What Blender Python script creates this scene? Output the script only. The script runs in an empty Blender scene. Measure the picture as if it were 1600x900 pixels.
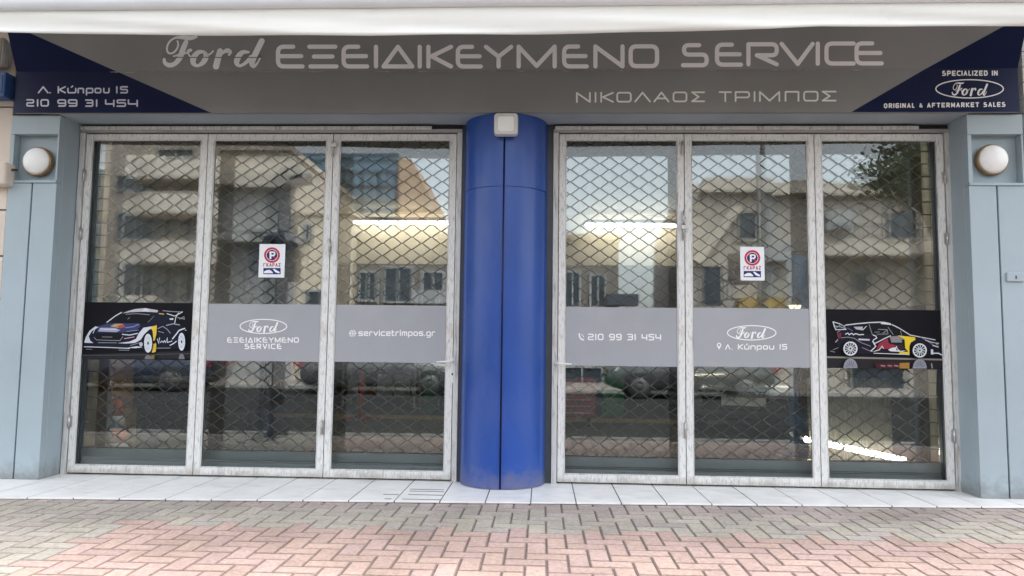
import bpy, bmesh, math, random
from mathutils import Vector, Matrix
random.seed(7)
SC = bpy.context.scene
COL = SC.collection
rad = math.radians

# ------------------------------------------------------------------ camera
F_PX, YAW, PITCH, ROLL = 1156.02, 0.04122, 0.08131, 0.01196
CAM = Vector((0.29091, -5.9, 1.05152))
_cy, _sy, _cp, _sp = math.cos(YAW), math.sin(YAW), math.cos(PITCH), math.sin(PITCH)
FWD = Vector((-_sy*_cp, _cy*_cp, _sp))
_r0 = Vector((_cy, _sy, 0)); _u0 = _r0.cross(FWD)
RGT = math.cos(ROLL)*_r0 + math.sin(ROLL)*_u0
UPV = -math.sin(ROLL)*_r0 + math.cos(ROLL)*_u0
cd = bpy.data.cameras.new('camera'); cam = bpy.data.objects.new('camera', cd); COL.objects.link(cam)
cd.sensor_width = 36; cd.lens = 36*F_PX/1600; cd.clip_end = 800; cd.clip_start = 0.05
cam.matrix_world = Matrix(((RGT.x, UPV.x, -FWD.x, CAM.x), (RGT.y, UPV.y, -FWD.y, CAM.y),
                           (RGT.z, UPV.z, -FWD.z, CAM.z), (0, 0, 0, 1)))
SC.camera = cam

# ------------------------------------------------------------------ light
SUN_EL, SUN_AZ = rad(60), rad(40)           # azimuth clockwise from +Y: high, veiled by cloud
w = bpy.data.worlds.new('World'); SC.world = w; w.use_nodes = True
nt = w.node_tree; nt.nodes.clear()
sky = nt.nodes.new('ShaderNodeTexSky'); sky.sky_type = 'NISHITA'; sky.sun_disc = False
sky.sun_elevation = SUN_EL; sky.sun_rotation = SUN_AZ; sky.dust_density = 4.0; sky.air_density = 1.2
hs = nt.nodes.new('ShaderNodeHueSaturation'); hs.inputs['Saturation'].default_value = 0.30
bg = nt.nodes.new('ShaderNodeBackground'); bg.inputs[1].default_value = 0.15
wo = nt.nodes.new('ShaderNodeOutputWorld')
nt.links.new(sky.outputs[0], hs.inputs['Color']); nt.links.new(hs.outputs[0], bg.inputs[0])
nt.links.new(bg.outputs[0], wo.inputs[0])
sl = bpy.data.lights.new('sun', 'SUN'); sl.energy = 0.9; sl.angle = rad(45); sl.color = (1, 0.96, 0.9)
so = bpy.data.objects.new('sun', sl); COL.objects.link(so)
sd = Vector((math.sin(SUN_AZ)*math.cos(SUN_EL), math.cos(SUN_AZ)*math.cos(SUN_EL), math.sin(SUN_EL)))
so.rotation_euler = (-sd).to_track_quat('-Z', 'Y').to_euler()
SC.view_settings.view_transform = 'Standard'; SC.view_settings.look = 'None'
SC.view_settings.exposure = 2.28; SC.view_settings.gamma = 1.0
SC.render.engine = 'CYCLES'
SC.cycles.use_denoising = True
try: SC.cycles.denoiser = 'OPENIMAGEDENOISE'
except Exception: pass
SC.cycles.max_bounces = 10; SC.cycles.transparent_max_bounces = 24; SC.cycles.glossy_bounces = 6
SC.cycles.caustics_reflective = False; SC.cycles.caustics_refractive = False
SC.cycles.sample_clamp_indirect = 6.0
SC.render.film_transparent = False

# ------------------------------------------------------------------ picture -> world
def ray(px, py): return FWD + RGT*((px-800)/F_PX) - UPV*((py-450)/F_PX)
def at(px, py, Y):                           # point on the wall-parallel plane y = Y
    d = ray(px, py); return CAM + d*((Y-CAM.y)/d.y)
def atz(px, py, Z):
    d = ray(px, py); return CAM + d*((Z-CAM.z)/d.z)
def hit(px, py, p0, n):
    d = ray(px, py); return CAM + d*((p0-CAM).dot(n)/d.dot(n))
GLASS_Y = 0.012
def street(px, py, V):                       # real point whose mirror image in the door glass lies V behind it
    p = at(px, py, V); p.y = 2*GLASS_Y - V; return p

# ------------------------------------------------------------------ materials
def new_mat(name):
    m = bpy.data.materials.new(name); m.use_nodes = True
    n = m.node_tree; b = n.nodes['Principled BSDF']; return m, n, b
def mat(name, col, rough=0.6, metal=0.0, var=0.12, vs=5.0, bump=0.0, bs=60.0, spec=0.5, stretch=(1, 1, 1), coat=0.0):
    m, n, b = new_mat(name)
    tc = n.nodes.new('ShaderNodeTexCoord'); mp = n.nodes.new('ShaderNodeMapping')
    mp.inputs['Scale'].default_value = stretch
    n.links.new(tc.outputs['Object'], mp.inputs['Vector'])
    t = n.nodes.new('ShaderNodeTexNoise'); t.inputs['Scale'].default_value = vs; t.inputs['Detail'].default_value = 6
    n.links.new(mp.outputs[0], t.inputs['Vector'])
    r = n.nodes.new('ShaderNodeValToRGB')
    r.color_ramp.elements[0].position = 0.3; r.color_ramp.elements[1].position = 0.7
    r.color_ramp.elements[0].color = tuple(c*(1-var) for c in col)+(1,)
    r.color_ramp.elements[1].color = tuple(min(1, c*(1+var)) for c in col)+(1,)
    n.links.new(t.outputs['Fac'], r.inputs[0]); n.links.new(r.outputs[0], b.inputs['Base Color'])
    b.inputs['Roughness'].default_value = rough; b.inputs['Metallic'].default_value = metal
    b.inputs['Specular IOR Level'].default_value = spec
    b.inputs['Coat Weight'].default_value = coat
    if bump:
        t2 = n.nodes.new('ShaderNodeTexNoise'); t2.inputs['Scale'].default_value = bs; t2.inputs['Detail'].default_value = 4
        n.links.new(mp.outputs[0], t2.inputs['Vector'])
        bp = n.nodes.new('ShaderNodeBump'); bp.inputs['Strength'].default_value = bump; bp.inputs['Distance'].default_value = 0.01
        n.links.new(t2.outputs['Fac'], bp.inputs['Height']); n.links.new(bp.outputs[0], b.inputs['Normal'])
    return m
def emit(name, col, s):
    m = bpy.data.materials.new(name); m.use_nodes = True; n = m.node_tree; n.nodes.clear()
    e = n.nodes.new('ShaderNodeEmission'); e.inputs[0].default_value = col+(1,); e.inputs[1].default_value = s
    o = n.nodes.new('ShaderNodeOutputMaterial'); n.links.new(e.outputs[0], o.inputs[0]); return m
def ink_mat(name, rough=0.45):               # printed colours, one per face
    m, n, b = new_mat(name)
    a = n.nodes.new('ShaderNodeAttribute'); a.attribute_name = 'ink'
    n.links.new(a.outputs['Color'], b.inputs['Base Color']); b.inputs['Roughness'].default_value = rough; b.inputs['Specular IOR Level'].default_value = 0.15
    return m
def glass_mat(name, refl, tint):
    m = bpy.data.materials.new(name); m.use_nodes = True; n = m.node_tree; n.nodes.clear()
    tr = n.nodes.new('ShaderNodeBsdfTransparent'); tr.inputs[0].default_value = tint+(1,)
    gl = n.nodes.new('ShaderNodeBsdfGlossy'); gl.inputs['Roughness'].default_value = 0.0; gl.inputs[0].default_value = (0.97, 1, 1, 1)
    fr = n.nodes.new('ShaderNodeFresnel'); fr.inputs[0].default_value = 1.5
    ad = n.nodes.new('ShaderNodeMath'); ad.operation = 'ADD'; ad.inputs[1].default_value = refl; ad.use_clamp = True
    mx = n.nodes.new('ShaderNodeMixShader'); o = n.nodes.new('ShaderNodeOutputMaterial')
    n.links.new(fr.outputs[0], ad.inputs[0]); n.links.new(ad.outputs[0], mx.inputs[0])
    n.links.new(tr.outputs[0], mx.inputs[1]); n.links.new(gl.outputs[0], mx.inputs[2]); n.links.new(mx.outputs[0], o.inputs[0])
    return m
def peeling(name, base, under, lo, hi, sc=(16, 16, 1.6), rust=True):
    m, n, b = new_mat(name)
    tc = n.nodes.new('ShaderNodeTexCoord'); mp = n.nodes.new('ShaderNodeMapping'); mp.inputs['Scale'].default_value = sc
    n.links.new(tc.outputs['Object'], mp.inputs['Vector'])
    t = n.nodes.new('ShaderNodeTexNoise'); t.inputs['Scale'].default_value = 3.2; t.inputs['Detail'].default_value = 8; t.inputs['Roughness'].default_value = 0.68
    n.links.new(mp.outputs[0], t.inputs['Vector'])
    r = n.nodes.new('ShaderNodeValToRGB'); e = r.color_ramp.elements
    e[0].position = lo; e[0].color = under+(1,); e[1].position = hi; e[1].color = base+(1,)
    n.links.new(t.outputs['Fac'], r.inputs[0])
    t2 = n.nodes.new('ShaderNodeTexNoise'); t2.inputs['Scale'].default_value = 2.2; t2.inputs['Detail'].default_value = 7
    n.links.new(tc.outputs['Object'], t2.inputs['Vector'])
    r2 = n.nodes.new('ShaderNodeValToRGB'); e2 = r2.color_ramp.elements
    e2[0].position = 0.62; e2[0].color = (0, 0, 0, 1); e2[1].position = 0.74; e2[1].color = (0.55 if rust else 0,)*3+(1,)
    n.links.new(t2.outputs['Fac'], r2.inputs[0])
    mx = n.nodes.new('ShaderNodeMixRGB'); mx.inputs[2].default_value = (0.33, 0.2, 0.12, 1)
    n.links.new(r2.outputs[0], mx.inputs[0]); n.links.new(r.outputs[0], mx.inputs[1]); n.links.new(mx.outputs[0], b.inputs['Base Color'])
    b.inputs['Roughness'].default_value = 0.6
    bp = n.nodes.new('ShaderNodeBump'); bp.inputs['Strength'].default_value = 0.5; bp.inputs['Distance'].default_value = 0.004
    n.links.new(t.outputs['Fac'], bp.inputs['Height']); n.links.new(bp.outputs[0], b.inputs['Normal'])
    return m

M = {}
M['pilaster'] = mat('pale_blue_grey_paint', (0.35, 0.425, 0.465), 0.5, var=0.06, vs=1.6, bump=0.06, bs=25)
M['soffit'] = mat('grey_render', (0.36, 0.41, 0.45), 0.7, var=0.1, vs=2.5, bump=0.05, bs=40)
M['frame'] = peeling('peeling_white_paint', (0.72, 0.72, 0.70), (0.34, 0.34, 0.33), 0.30, 0.50, (30, 30, 5))
M['outer'] = peeling('weathered_grey_white_paint', (0.58, 0.58, 0.56), (0.30, 0.29, 0.28), 0.34, 0.50)
M['track'] = mat('grey_steel_track', (0.36, 0.35, 0.35), 0.5, 0.2, var=0.2, vs=4)
M['dark'] = mat('dark_gap', (0.02, 0.02, 0.02), 0.8)
M['steel'] = mat('worn_steel', (0.5, 0.49, 0.47), 0.4, 0.8, var=0.2, vs=20)
M['glass'] = glass_mat('door_glass', 0.0, (0.95, 0.965, 0.965))
M['inner_glass'] = glass_mat('inner_shop_glass', 0.07, (0.93, 0.955, 0.95))
M['band'] = mat('grey_vinyl', (0.335, 0.345, 0.37), 0.45, var=0.03, vs=1.2)
M['black_vinyl'] = mat('black_vinyl', (0.008, 0.008, 0.011), 0.6, var=0.1, spec=0.12)
M['white_ink'] = mat('white_vinyl', (0.86, 0.86, 0.86), 0.5, var=0.02)
M['ink'] = ink_mat('printed_ink')
M['sign_grey'] = mat('sign_grey_vinyl', (0.232, 0.232, 0.228), 0.5, var=0.09, vs=1.1, bump=0.05, bs=6)
M['sign_blue'] = mat('sign_navy_vinyl', (0.004, 0.009, 0.050), 0.3, var=0.12, vs=1.5, bump=0.07, bs=5, spec=0.22)
M['sign_ink'] = mat('sign_pale_lettering', (0.87, 0.86, 0.86), 0.5, var=0.02, vs=3)
M['sign_ink2'] = mat('sign_lilac_lettering', (0.66, 0.68, 0.80), 0.5, var=0.03)
M['column'] = mat('blue_painted_steel', (0.013, 0.066, 0.31), 0.33, var=0.16, vs=2.0, bump=0.05, bs=9, stretch=(1, 1, 0.35))
M['seam'] = mat('blue_seam', (0.008, 0.02, 0.12), 0.5)
M['awning'] = mat('white_awning_cloth', (0.88, 0.86, 0.80), 0.75, var=0.025, vs=2.0, bump=0.5, bs=3.2)
_n = M['awning'].node_tree; _b = _n.nodes['Principled BSDF']; _t = _n.nodes.new('ShaderNodeBsdfTranslucent'); _t.inputs[0].default_value = (.80, .80, .77, 1)
_x = _n.nodes.new('ShaderNodeMixShader'); _x.inputs[0].default_value = 0.12
_n.links.new(_b.outputs[0], _x.inputs[1]); _n.links.new(_t.outputs[0], _x.inputs[2]); _n.links.new(_x.outputs[0], _n.nodes['Material Output'].inputs[0])
M['bar'] = mat('white_awning_bar', (0.80, 0.81, 0.84), 0.35, var=0.03)
M['tile'] = mat('white_threshold_tile', (0.86, 0.85, 0.82), 0.4, var=0.07, vs=5.5, bump=0.03)
M['grout'] = mat('dark_grout', (0.10, 0.10, 0.10), 0.9)
M['sand'] = mat('joint_sand', (0.15, 0.125, 0.11), 0.95, var=0.25, vs=30)
M['asphalt'] = mat('asphalt', (0.04, 0.04, 0.04), 1.0, var=0.25, vs=8, bump=0.2, bs=200, spec=0.0)
M['kerb'] = mat('kerb_stone', (0.36, 0.35, 0.33), 0.85, var=0.15)
M['ground'] = mat('ground_paving', (0.24, 0.21, 0.19), 0.9, var=0.2, vs=2)
M['grille'] = mat('galvanised_grille', (0.21, 0.21, 0.20), 0.45, 0.0, var=0.12, vs=12, spec=0.3)
M['slat'] = mat('teal_grey_slat', (0.25, 0.315, 0.33), 0.5, var=0.1, vs=3)
M['guide'] = mat('dark_guide_rail', (0.045, 0.055, 0.065), 0.5, var=0.15)
M['cream'] = mat('cream_wall_paint', (0.62, 0.56, 0.47), 0.8, var=0.05, vs=1.5)
M['ceil'] = mat('workshop_ceiling', (0.60, 0.52, 0.42), 0.9, var=0.10, vs=1.2)
M['inwall'] = mat('workshop_wall', (0.40, 0.35, 0.29), 0.9, var=0.15, vs=1.6)
M['dado'] = mat('dark_dado_paint', (0.06, 0.06, 0.06), 0.6, var=0.2, vs=2)
M['floor'] = mat('workshop_concrete', (0.07, 0.065, 0.06), 0.55, var=0.25, vs=2.5)
M['ochre'] = mat('worn_ochre_paint', (0.36, 0.25, 0.09), 0.7, var=0.35, vs=4)
M['neigh'] = mat('cream_stone_wall', (0.66, 0.57, 0.49), 0.7, var=0.07, vs=2.5, bump=0.05)
M['neigh_white'] = mat('white_siding', (0.75, 0.76, 0.75), 0.6, var=0.04)
M['opal'] = mat('opal_glass', (0.87, 0.87, 0.86), 0.4, var=0.04, vs=8, spec=0.35)
M['brass'] = mat('tarnished_brass', (0.34, 0.22, 0.12), 0.4, 0.6, var=0.3, vs=30)
M['flood'] = mat('grey_white_plastic', (0.62, 0.62, 0.60), 0.35, var=0.06, vs=12)
M['plate'] = mat('notice_white', (0.80, 0.82, 0.86), 0.4, var=0.02)
M['tube'] = emit('lit_tube', (1.0, 0.90, 0.72), 7)
M['fill_tube'] = emit('added_fill_tube', (1.0, 0.93, 0.80), 16)
M['streak_tube'] = emit('reflected_streak_glow', (1.0, 0.92, 0.74), 3.2)
M['bulb'] = emit('lit_lamp', (1.0, 0.75, 0.40), 1.6)
M['black'] = mat('black_plastic', (0.02, 0.02, 0.022), 0.45)
M['blue'] = mat('blue_lift_paint', (0.03, 0.15, 0.34), 0.4, var=0.2, vs=6)
M['navy'] = mat('navy_lift_paint', (0.012, 0.02, 0.04), 0.5, var=0.2)
M['orange'] = mat('cone_orange', (0.75, 0.13, 0.03), 0.5)
M['white'] = mat('white_plastic', (0.75, 0.75, 0.73), 0.5, var=0.05)
M['card'] = mat('cardboard', (0.36, 0.21, 0.10), 0.9, var=0.15, vs=6)
M['red'] = mat('red_tool_paint', (0.40, 0.035, 0.03), 0.35, var=0.1)
M['green'] = mat('green_cabinet_paint', (0.03, 0.22, 0.09), 0.4, var=0.12)
M['silver'] = mat('silver_car_paint', (0.48, 0.50, 0.50), 0.25, 0.4, var=0.02, coat=0.6)
M['whitecar'] = mat('charcoal_car_paint', (0.075, 0.078, 0.08), 0.25, var=0.02, coat=0.6)
M['carglass'] = mat('dark_car_glass', (0.015, 0.018, 0.02), 0.05)
M['tyre'] = mat('tyre_rubber', (0.02, 0.02, 0.02), 0.8)
M['rim'] = mat('alloy_rim', (0.14, 0.14, 0.145), 0.5, 0.2)
M['brushed'] = mat('brushed_metal_sheet', (0.27, 0.25, 0.21), 0.55, 0.6, var=0.55, vs=6, stretch=(14, 1, 1.2), bump=0.5, bs=30)
M['beige'] = mat('beige_render', (0.50, 0.445, 0.385), 0.85, var=0.07, vs=0.6)
M['beige2'] = mat('warm_cream_render', (0.66, 0.57, 0.45), 0.85, var=0.05, vs=0.6)
M['taupe'] = mat('taupe_render', (0.41, 0.37, 0.325), 0.85, var=0.07, vs=0.6)
M['drab'] = mat('drab_render', (0.20, 0.175, 0.15), 0.85, var=0.1, vs=0.8)
M['greyren'] = mat('grey_render_far', (0.34, 0.34, 0.34), 0.85, var=0.08, vs=0.6)
M['brownside'] = mat('brown_render', (0.40, 0.29, 0.21), 0.85, var=0.08)
M['bluefac'] = mat('blue_glass_facade', (0.10, 0.17, 0.24), 0.15, var=0.1)
M['winglass'] = mat('window_dark_glass', (0.05, 0.065, 0.08), 0.1)
M['teal'] = mat('teal_shutter', (0.05, 0.15, 0.19), 0.5)
M['mull'] = mat('dark_mullion', (0.06, 0.07, 0.09), 0.5)
M['bark'] = mat('bark', (0.12, 0.09, 0.06), 0.9, var=0.3, vs=10)
M['leaf'] = mat('leaf', (0.06, 0.085, 0.035), 0.7, var=0.4, vs=1.5)
M['pole'] = mat('lamp_post_paint', (0.09, 0.09, 0.09), 0.5)
M['shopblue'] = mat('blue_sign_box', (0.025, 0.085, 0.24), 0.4, var=0.15)
M['bricks'] = None


def add_dirt(m, col, scale, lo, hi, amt, stretch=(1, 1, 1)):
    """worn and stained patches with a shape of their own mixed over a material's colour"""
    n = m.node_tree; b = n.nodes['Principled BSDF']; src = b.inputs['Base Color'].links[0].from_socket
    tc = n.nodes.new('ShaderNodeTexCoord'); mp = n.nodes.new('ShaderNodeMapping'); mp.inputs['Scale'].default_value = stretch; mp.inputs['Location'].default_value = (3.1, 1.7, .4)
    t = n.nodes.new('ShaderNodeTexNoise'); t.inputs['Scale'].default_value = scale; t.inputs['Detail'].default_value = 10; t.inputs['Roughness'].default_value = .65
    r = n.nodes.new('ShaderNodeValToRGB'); r.color_ramp.elements[0].position = lo; r.color_ramp.elements[1].position = hi
    r.color_ramp.elements[0].color = (0, 0, 0, 1); r.color_ramp.elements[1].color = (amt, amt, amt, 1)
    x = n.nodes.new('ShaderNodeMixRGB'); x.inputs[2].default_value = col+(1,)
    n.links.new(tc.outputs['Object'], mp.inputs['Vector']); n.links.new(mp.outputs[0], t.inputs['Vector']); n.links.new(t.outputs['Fac'], r.inputs[0])
    n.links.new(r.outputs[0], x.inputs[0]); n.links.new(src, x.inputs[1]); n.links.new(x.outputs[0], b.inputs['Base Color'])
add_dirt(M['tile'], (.33, .31, .28), 4.0, .54, .76, .4, (1, 2, 1))
add_dirt(M['tile'], (.25, .24, .22), 28, .66, .72, .6)
add_dirt(M['column'], (.07, .11, .33), 2.6, .50, .72, .5, (1, 1, .5))
add_dirt(M['column'], (.012, .03, .20), 9, .62, .70, .5, (1, 1, .25))
def add_grime(m, col, h, amt):
    """dried splash dirt on the lowest part of a wall, ragged at its upper edge"""
    n = m.node_tree; b = n.nodes['Principled BSDF']; src = b.inputs['Base Color'].links[0].from_socket
    ge = n.nodes.new('ShaderNodeNewGeometry'); sx = n.nodes.new('ShaderNodeSeparateXYZ'); t = n.nodes.new('ShaderNodeTexNoise')
    t.inputs['Scale'].default_value = 9; t.inputs['Detail'].default_value = 9; t.inputs['Roughness'].default_value = .7
    n.links.new(ge.outputs['Position'], sx.inputs[0]); n.links.new(ge.outputs['Position'], t.inputs['Vector'])
    a = n.nodes.new('ShaderNodeMath'); a.operation = 'MULTIPLY'; a.inputs[1].default_value = h*2.2
    d = n.nodes.new('ShaderNodeMath'); d.operation = 'SUBTRACT'; c = n.nodes.new('ShaderNodeMapRange')
    n.links.new(t.outputs['Fac'], a.inputs[0]); n.links.new(a.outputs[0], d.inputs[0]); n.links.new(sx.outputs['Z'], d.inputs[1])
    c.inputs['From Min'].default_value = h*.35; c.inputs['From Max'].default_value = h*1.1; c.inputs['To Max'].default_value = amt
    n.links.new(d.outputs[0], c.inputs[0])
    x = n.nodes.new('ShaderNodeMixRGB'); x.inputs[2].default_value = col+(1,)
    n.links.new(c.outputs[0], x.inputs[0]); n.links.new(src, x.inputs[1]); n.links.new(x.outputs[0], b.inputs['Base Color'])
add_grime(M['column'], (.13, .14, .24), .22, .8)
add_grime(M['pilaster'], (.20, .20, .19), .20, .75)
add_grime(M['frame'], (.28, .24, .20), .10, .7)
add_dirt(M['pilaster'], (.30, .34, .37), 3.0, .55, .75, .35, (1.5, 1.5, .35))
add_dirt(M['pilaster'], (.22, .24, .26), 30, .70, .74, .5)
add_dirt(M['sign_grey'], (.265, .267, .262), 1.4, .5, .7, .5)
add_dirt(M['awning'], (.62, .60, .55), 3.0, .58, .8, .35, (1, 1, 2))
add_dirt(M['band'], (.42, .42, .45), 1.2, .5, .7, .4)

# ------------------------------------------------------------------ mesh helpers
def wloc(o):
    v = Vector((0, 0, 0))
    while o is not None:
        v += o.location; o = o.parent
    return v
class MB:
    def __init__(s): s.v = []; s.f = []; s.ink = []; s.cur = (1, 1, 1); s.smooth = []
    def add(s, vs, fs, smooth=False):
        b = len(s.v); s.v += [Vector(x) for x in vs]
        for f in fs: s.f.append([b+i for i in f]); s.ink.append(s.cur); s.smooth.append(smooth)
        return s
    def box(s, x0, x1, y0, y1, z0, z1):
        vs = [(x0, y0, z0), (x1, y0, z0), (x1, y1, z0), (x0, y1, z0), (x0, y0, z1), (x1, y0, z1), (x1, y1, z1), (x0, y1, z1)]
        return s.add(vs, [(3, 2, 1, 0), (4, 5, 6, 7), (0, 1, 5, 4), (1, 2, 6, 5), (2, 3, 7, 6), (3, 0, 4, 7)])
    def poly(s, pts): return s.add(pts, [tuple(range(len(pts)))])
    def prism(s, pts, vec):                  # polygon swept by vec
        n = len(pts); vec = Vector(vec); vs = [Vector(p) for p in pts]+[Vector(p)+vec for p in pts]
        fs = [tuple(range(n-1, -1, -1)), tuple(range(n, 2*n))]+[(i, (i+1) % n, n+(i+1) % n, n+i) for i in range(n)]
        return s.add(vs, fs)
    def tube(s, pts, r, n=8, cap=True, smooth=True):
        pts = [Vector(p) for p in pts]; rs = r if isinstance(r, (list, tuple)) else [r]*len(pts)
        vs = []; fs = []
        for i, p in enumerate(pts):
            t = (pts[min(i+1, len(pts)-1)]-pts[max(i-1, 0)]).normalized()
            a = Vector((0, 1, 0)) if abs(t.y) < 0.9 else Vector((0, 0, 1))
            u = t.cross(a).normalized(); v_ = t.cross(u)
            for k in range(n):
                an = 2*math.pi*(k+0.5)/n; vs.append(p+(u*math.cos(an)+v_*math.sin(an))*rs[i])
        for i in range(len(pts)-1):
            for k in range(n): fs.append((i*n+k, i*n+(k+1) % n, (i+1)*n+(k+1) % n, (i+1)*n+k))
        if cap: fs += [tuple(range(n-1, -1, -1)), tuple(range((len(pts)-1)*n, len(pts)*n))]
        return s.add(vs, fs, smooth)
    def lathe(s, c, axis, prof, n=32, cap=True):  # prof: (radius, distance along axis)
        c = Vector(c); axis = Vector(axis).normalized()
        a = Vector((0, 0, 1)) if abs(axis.z) < 0.9 else Vector((1, 0, 0))
        u = axis.cross(a).normalized(); v_ = axis.cross(u); vs = []; fs = []
        for (r, h) in prof:
            for k in range(n):
                an = 2*math.pi*k/n; vs.append(c+axis*h+(u*math.cos(an)+v_*math.sin(an))*r)
        m = len(prof)
        for i in range(m-1):
            for k in range(n): fs.append((i*n+k, i*n+(k+1) % n, (i+1)*n+(k+1) % n, (i+1)*n+k))
        s.add(vs, fs, True)
        if cap: b = len(s.v)-len(vs); s.f += [[b+k for k in range(n)], [b+(m-1)*n+k for k in range(n-1, -1, -1)]]; s.ink += [s.cur]*2; s.smooth += [False]*2
        return s
    def build(s, name, m, parent=None, bevel=0.0, local=False, recalc=True):
        me = bpy.data.meshes.new(name); off = Vector((0, 0, 0)) if (local or parent is None) else wloc(parent)
        me.from_pydata([tuple(v-off) for v in s.v], [], s.f); me.update()
        me.polygons.foreach_set('use_smooth', s.smooth)
        if m is M['ink']:
            ca = me.color_attributes.new('ink', 'FLOAT_COLOR', 'CORNER')
            i = 0
            for p, c in zip(me.polygons, s.ink):
                for _ in p.loop_indices: ca.data[i].color = tuple(c)+(1,); i += 1
        if recalc:
            bm = bmesh.new(); bm.from_mesh(me); bmesh.ops.recalc_face_normals(bm, faces=bm.faces); bm.to_mesh(me); bm.free()
        me.materials.append(m)
        o = bpy.data.objects.new(name, me); COL.objects.link(o)
        if parent is not None: o.parent = parent
        if bevel:
            b = o.modifiers.new('bevel', 'BEVEL'); b.width = bevel; b.segments = 2; b.limit_method = 'ANGLE'; b.angle_limit = rad(50)
        return o
def B(x0, x1, y0, y1, z0, z1): return MB().box(x0, x1, y0, y1, z0, z1)
def tag(o, label, cat, group=None):
    o['label'] = label; o['category'] = cat
    if group: o['group'] = group
    return o
def thing(name, label, cat, loc=(0, 0, 0), rz=0.0, group=None):
    o = bpy.data.objects.new(name, None); COL.objects.link(o); o.location = loc; o.rotation_euler = (0, 0, rz)
    o.empty_display_size = 0.2
    return tag(o, label, cat, group)
def struct(o, kind='structure'): o['kind'] = kind; return o
def copy_tree(o, parent=None):
    c = o.copy(); COL.objects.link(c)
    if parent is not None: c.parent = parent
    for ch in list(o.children): copy_tree(ch, c)
    return c

# ------------------------------------------------------------------ stroke lettering
def fillet(pts, r, closed=False, n=5):
    out = []; m = len(pts)
    for i, p in enumerate(pts):
        if not closed and i in (0, m-1): out.append(p); continue
        a = Vector(pts[i-1])-Vector(p); b = Vector(pts[(i+1) % m])-Vector(p)
        d = min(r, a.length*0.5, b.length*0.5); a.normalize(); b.normalize()
        p0 = Vector(p)+a*d; p1 = Vector(p)+b*d
        for k in range(n+1):
            t = k/n; q = p0*(1-t)**2+Vector(p)*2*t*(1-t)+p1*t*t; out.append((q.x, q.y))
    return out
def ribbon2d(pts, wd, closed=False, caps=True):
    """flat polygons (lists of 2D points) of a stroke of width wd (number or one per point)"""
    W0 = wd if isinstance(wd, (list, tuple)) else [wd]*len(pts); P = []; W = []
    for p, q in zip(pts, W0):
        if P and (Vector(p)-P[-1]).length < 0.04: continue
        P.append(Vector(p)); W.append(q)
    if len(P) == 1: P.append(P[0]+Vector((.05, 0))); W.append(W[0])
    n = len(P)
    L = []; R = []
    for i in range(n):
        if closed: a = P[i]-P[i-1]; b = P[(i+1) % n]-P[i]
        else:
            a = P[i]-P[i-1] if i > 0 else P[1]-P[0]; b = P[i+1]-P[i] if i < n-1 else P[i]-P[i-1]
        a = a.normalized(); b = b.normalized(); t = (a+b)
        t = t.normalized() if t.length > 1e-6 else b
        nn = Vector((-t.y, t.x)); c = max(0.5, nn.dot(Vector((-b.y, b.x))))
        L.append(P[i]+nn*W[i]/2/c); R.append(P[i]-nn*W[i]/2/c)
    out = []
    for i in range(n if closed else n-1):
        j = (i+1) % n; out.append([R[i], R[j], L[j], L[i]])
    if caps and not closed:
        for i, sgn in ((0, -1), (n-1, 1)):
            t = (P[1]-P[0]) if i == 0 else (P[-1]-P[-2]); t = t.normalized()*sgn; nn = Vector((-t.y, t.x)); r = W[i]/2
            out.append([P[i]+(nn*math.cos(math.pi*k/8-0)+t*math.sin(math.pi*k/8))*r for k in range(9)])
    return out
RR = 0.3
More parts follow.
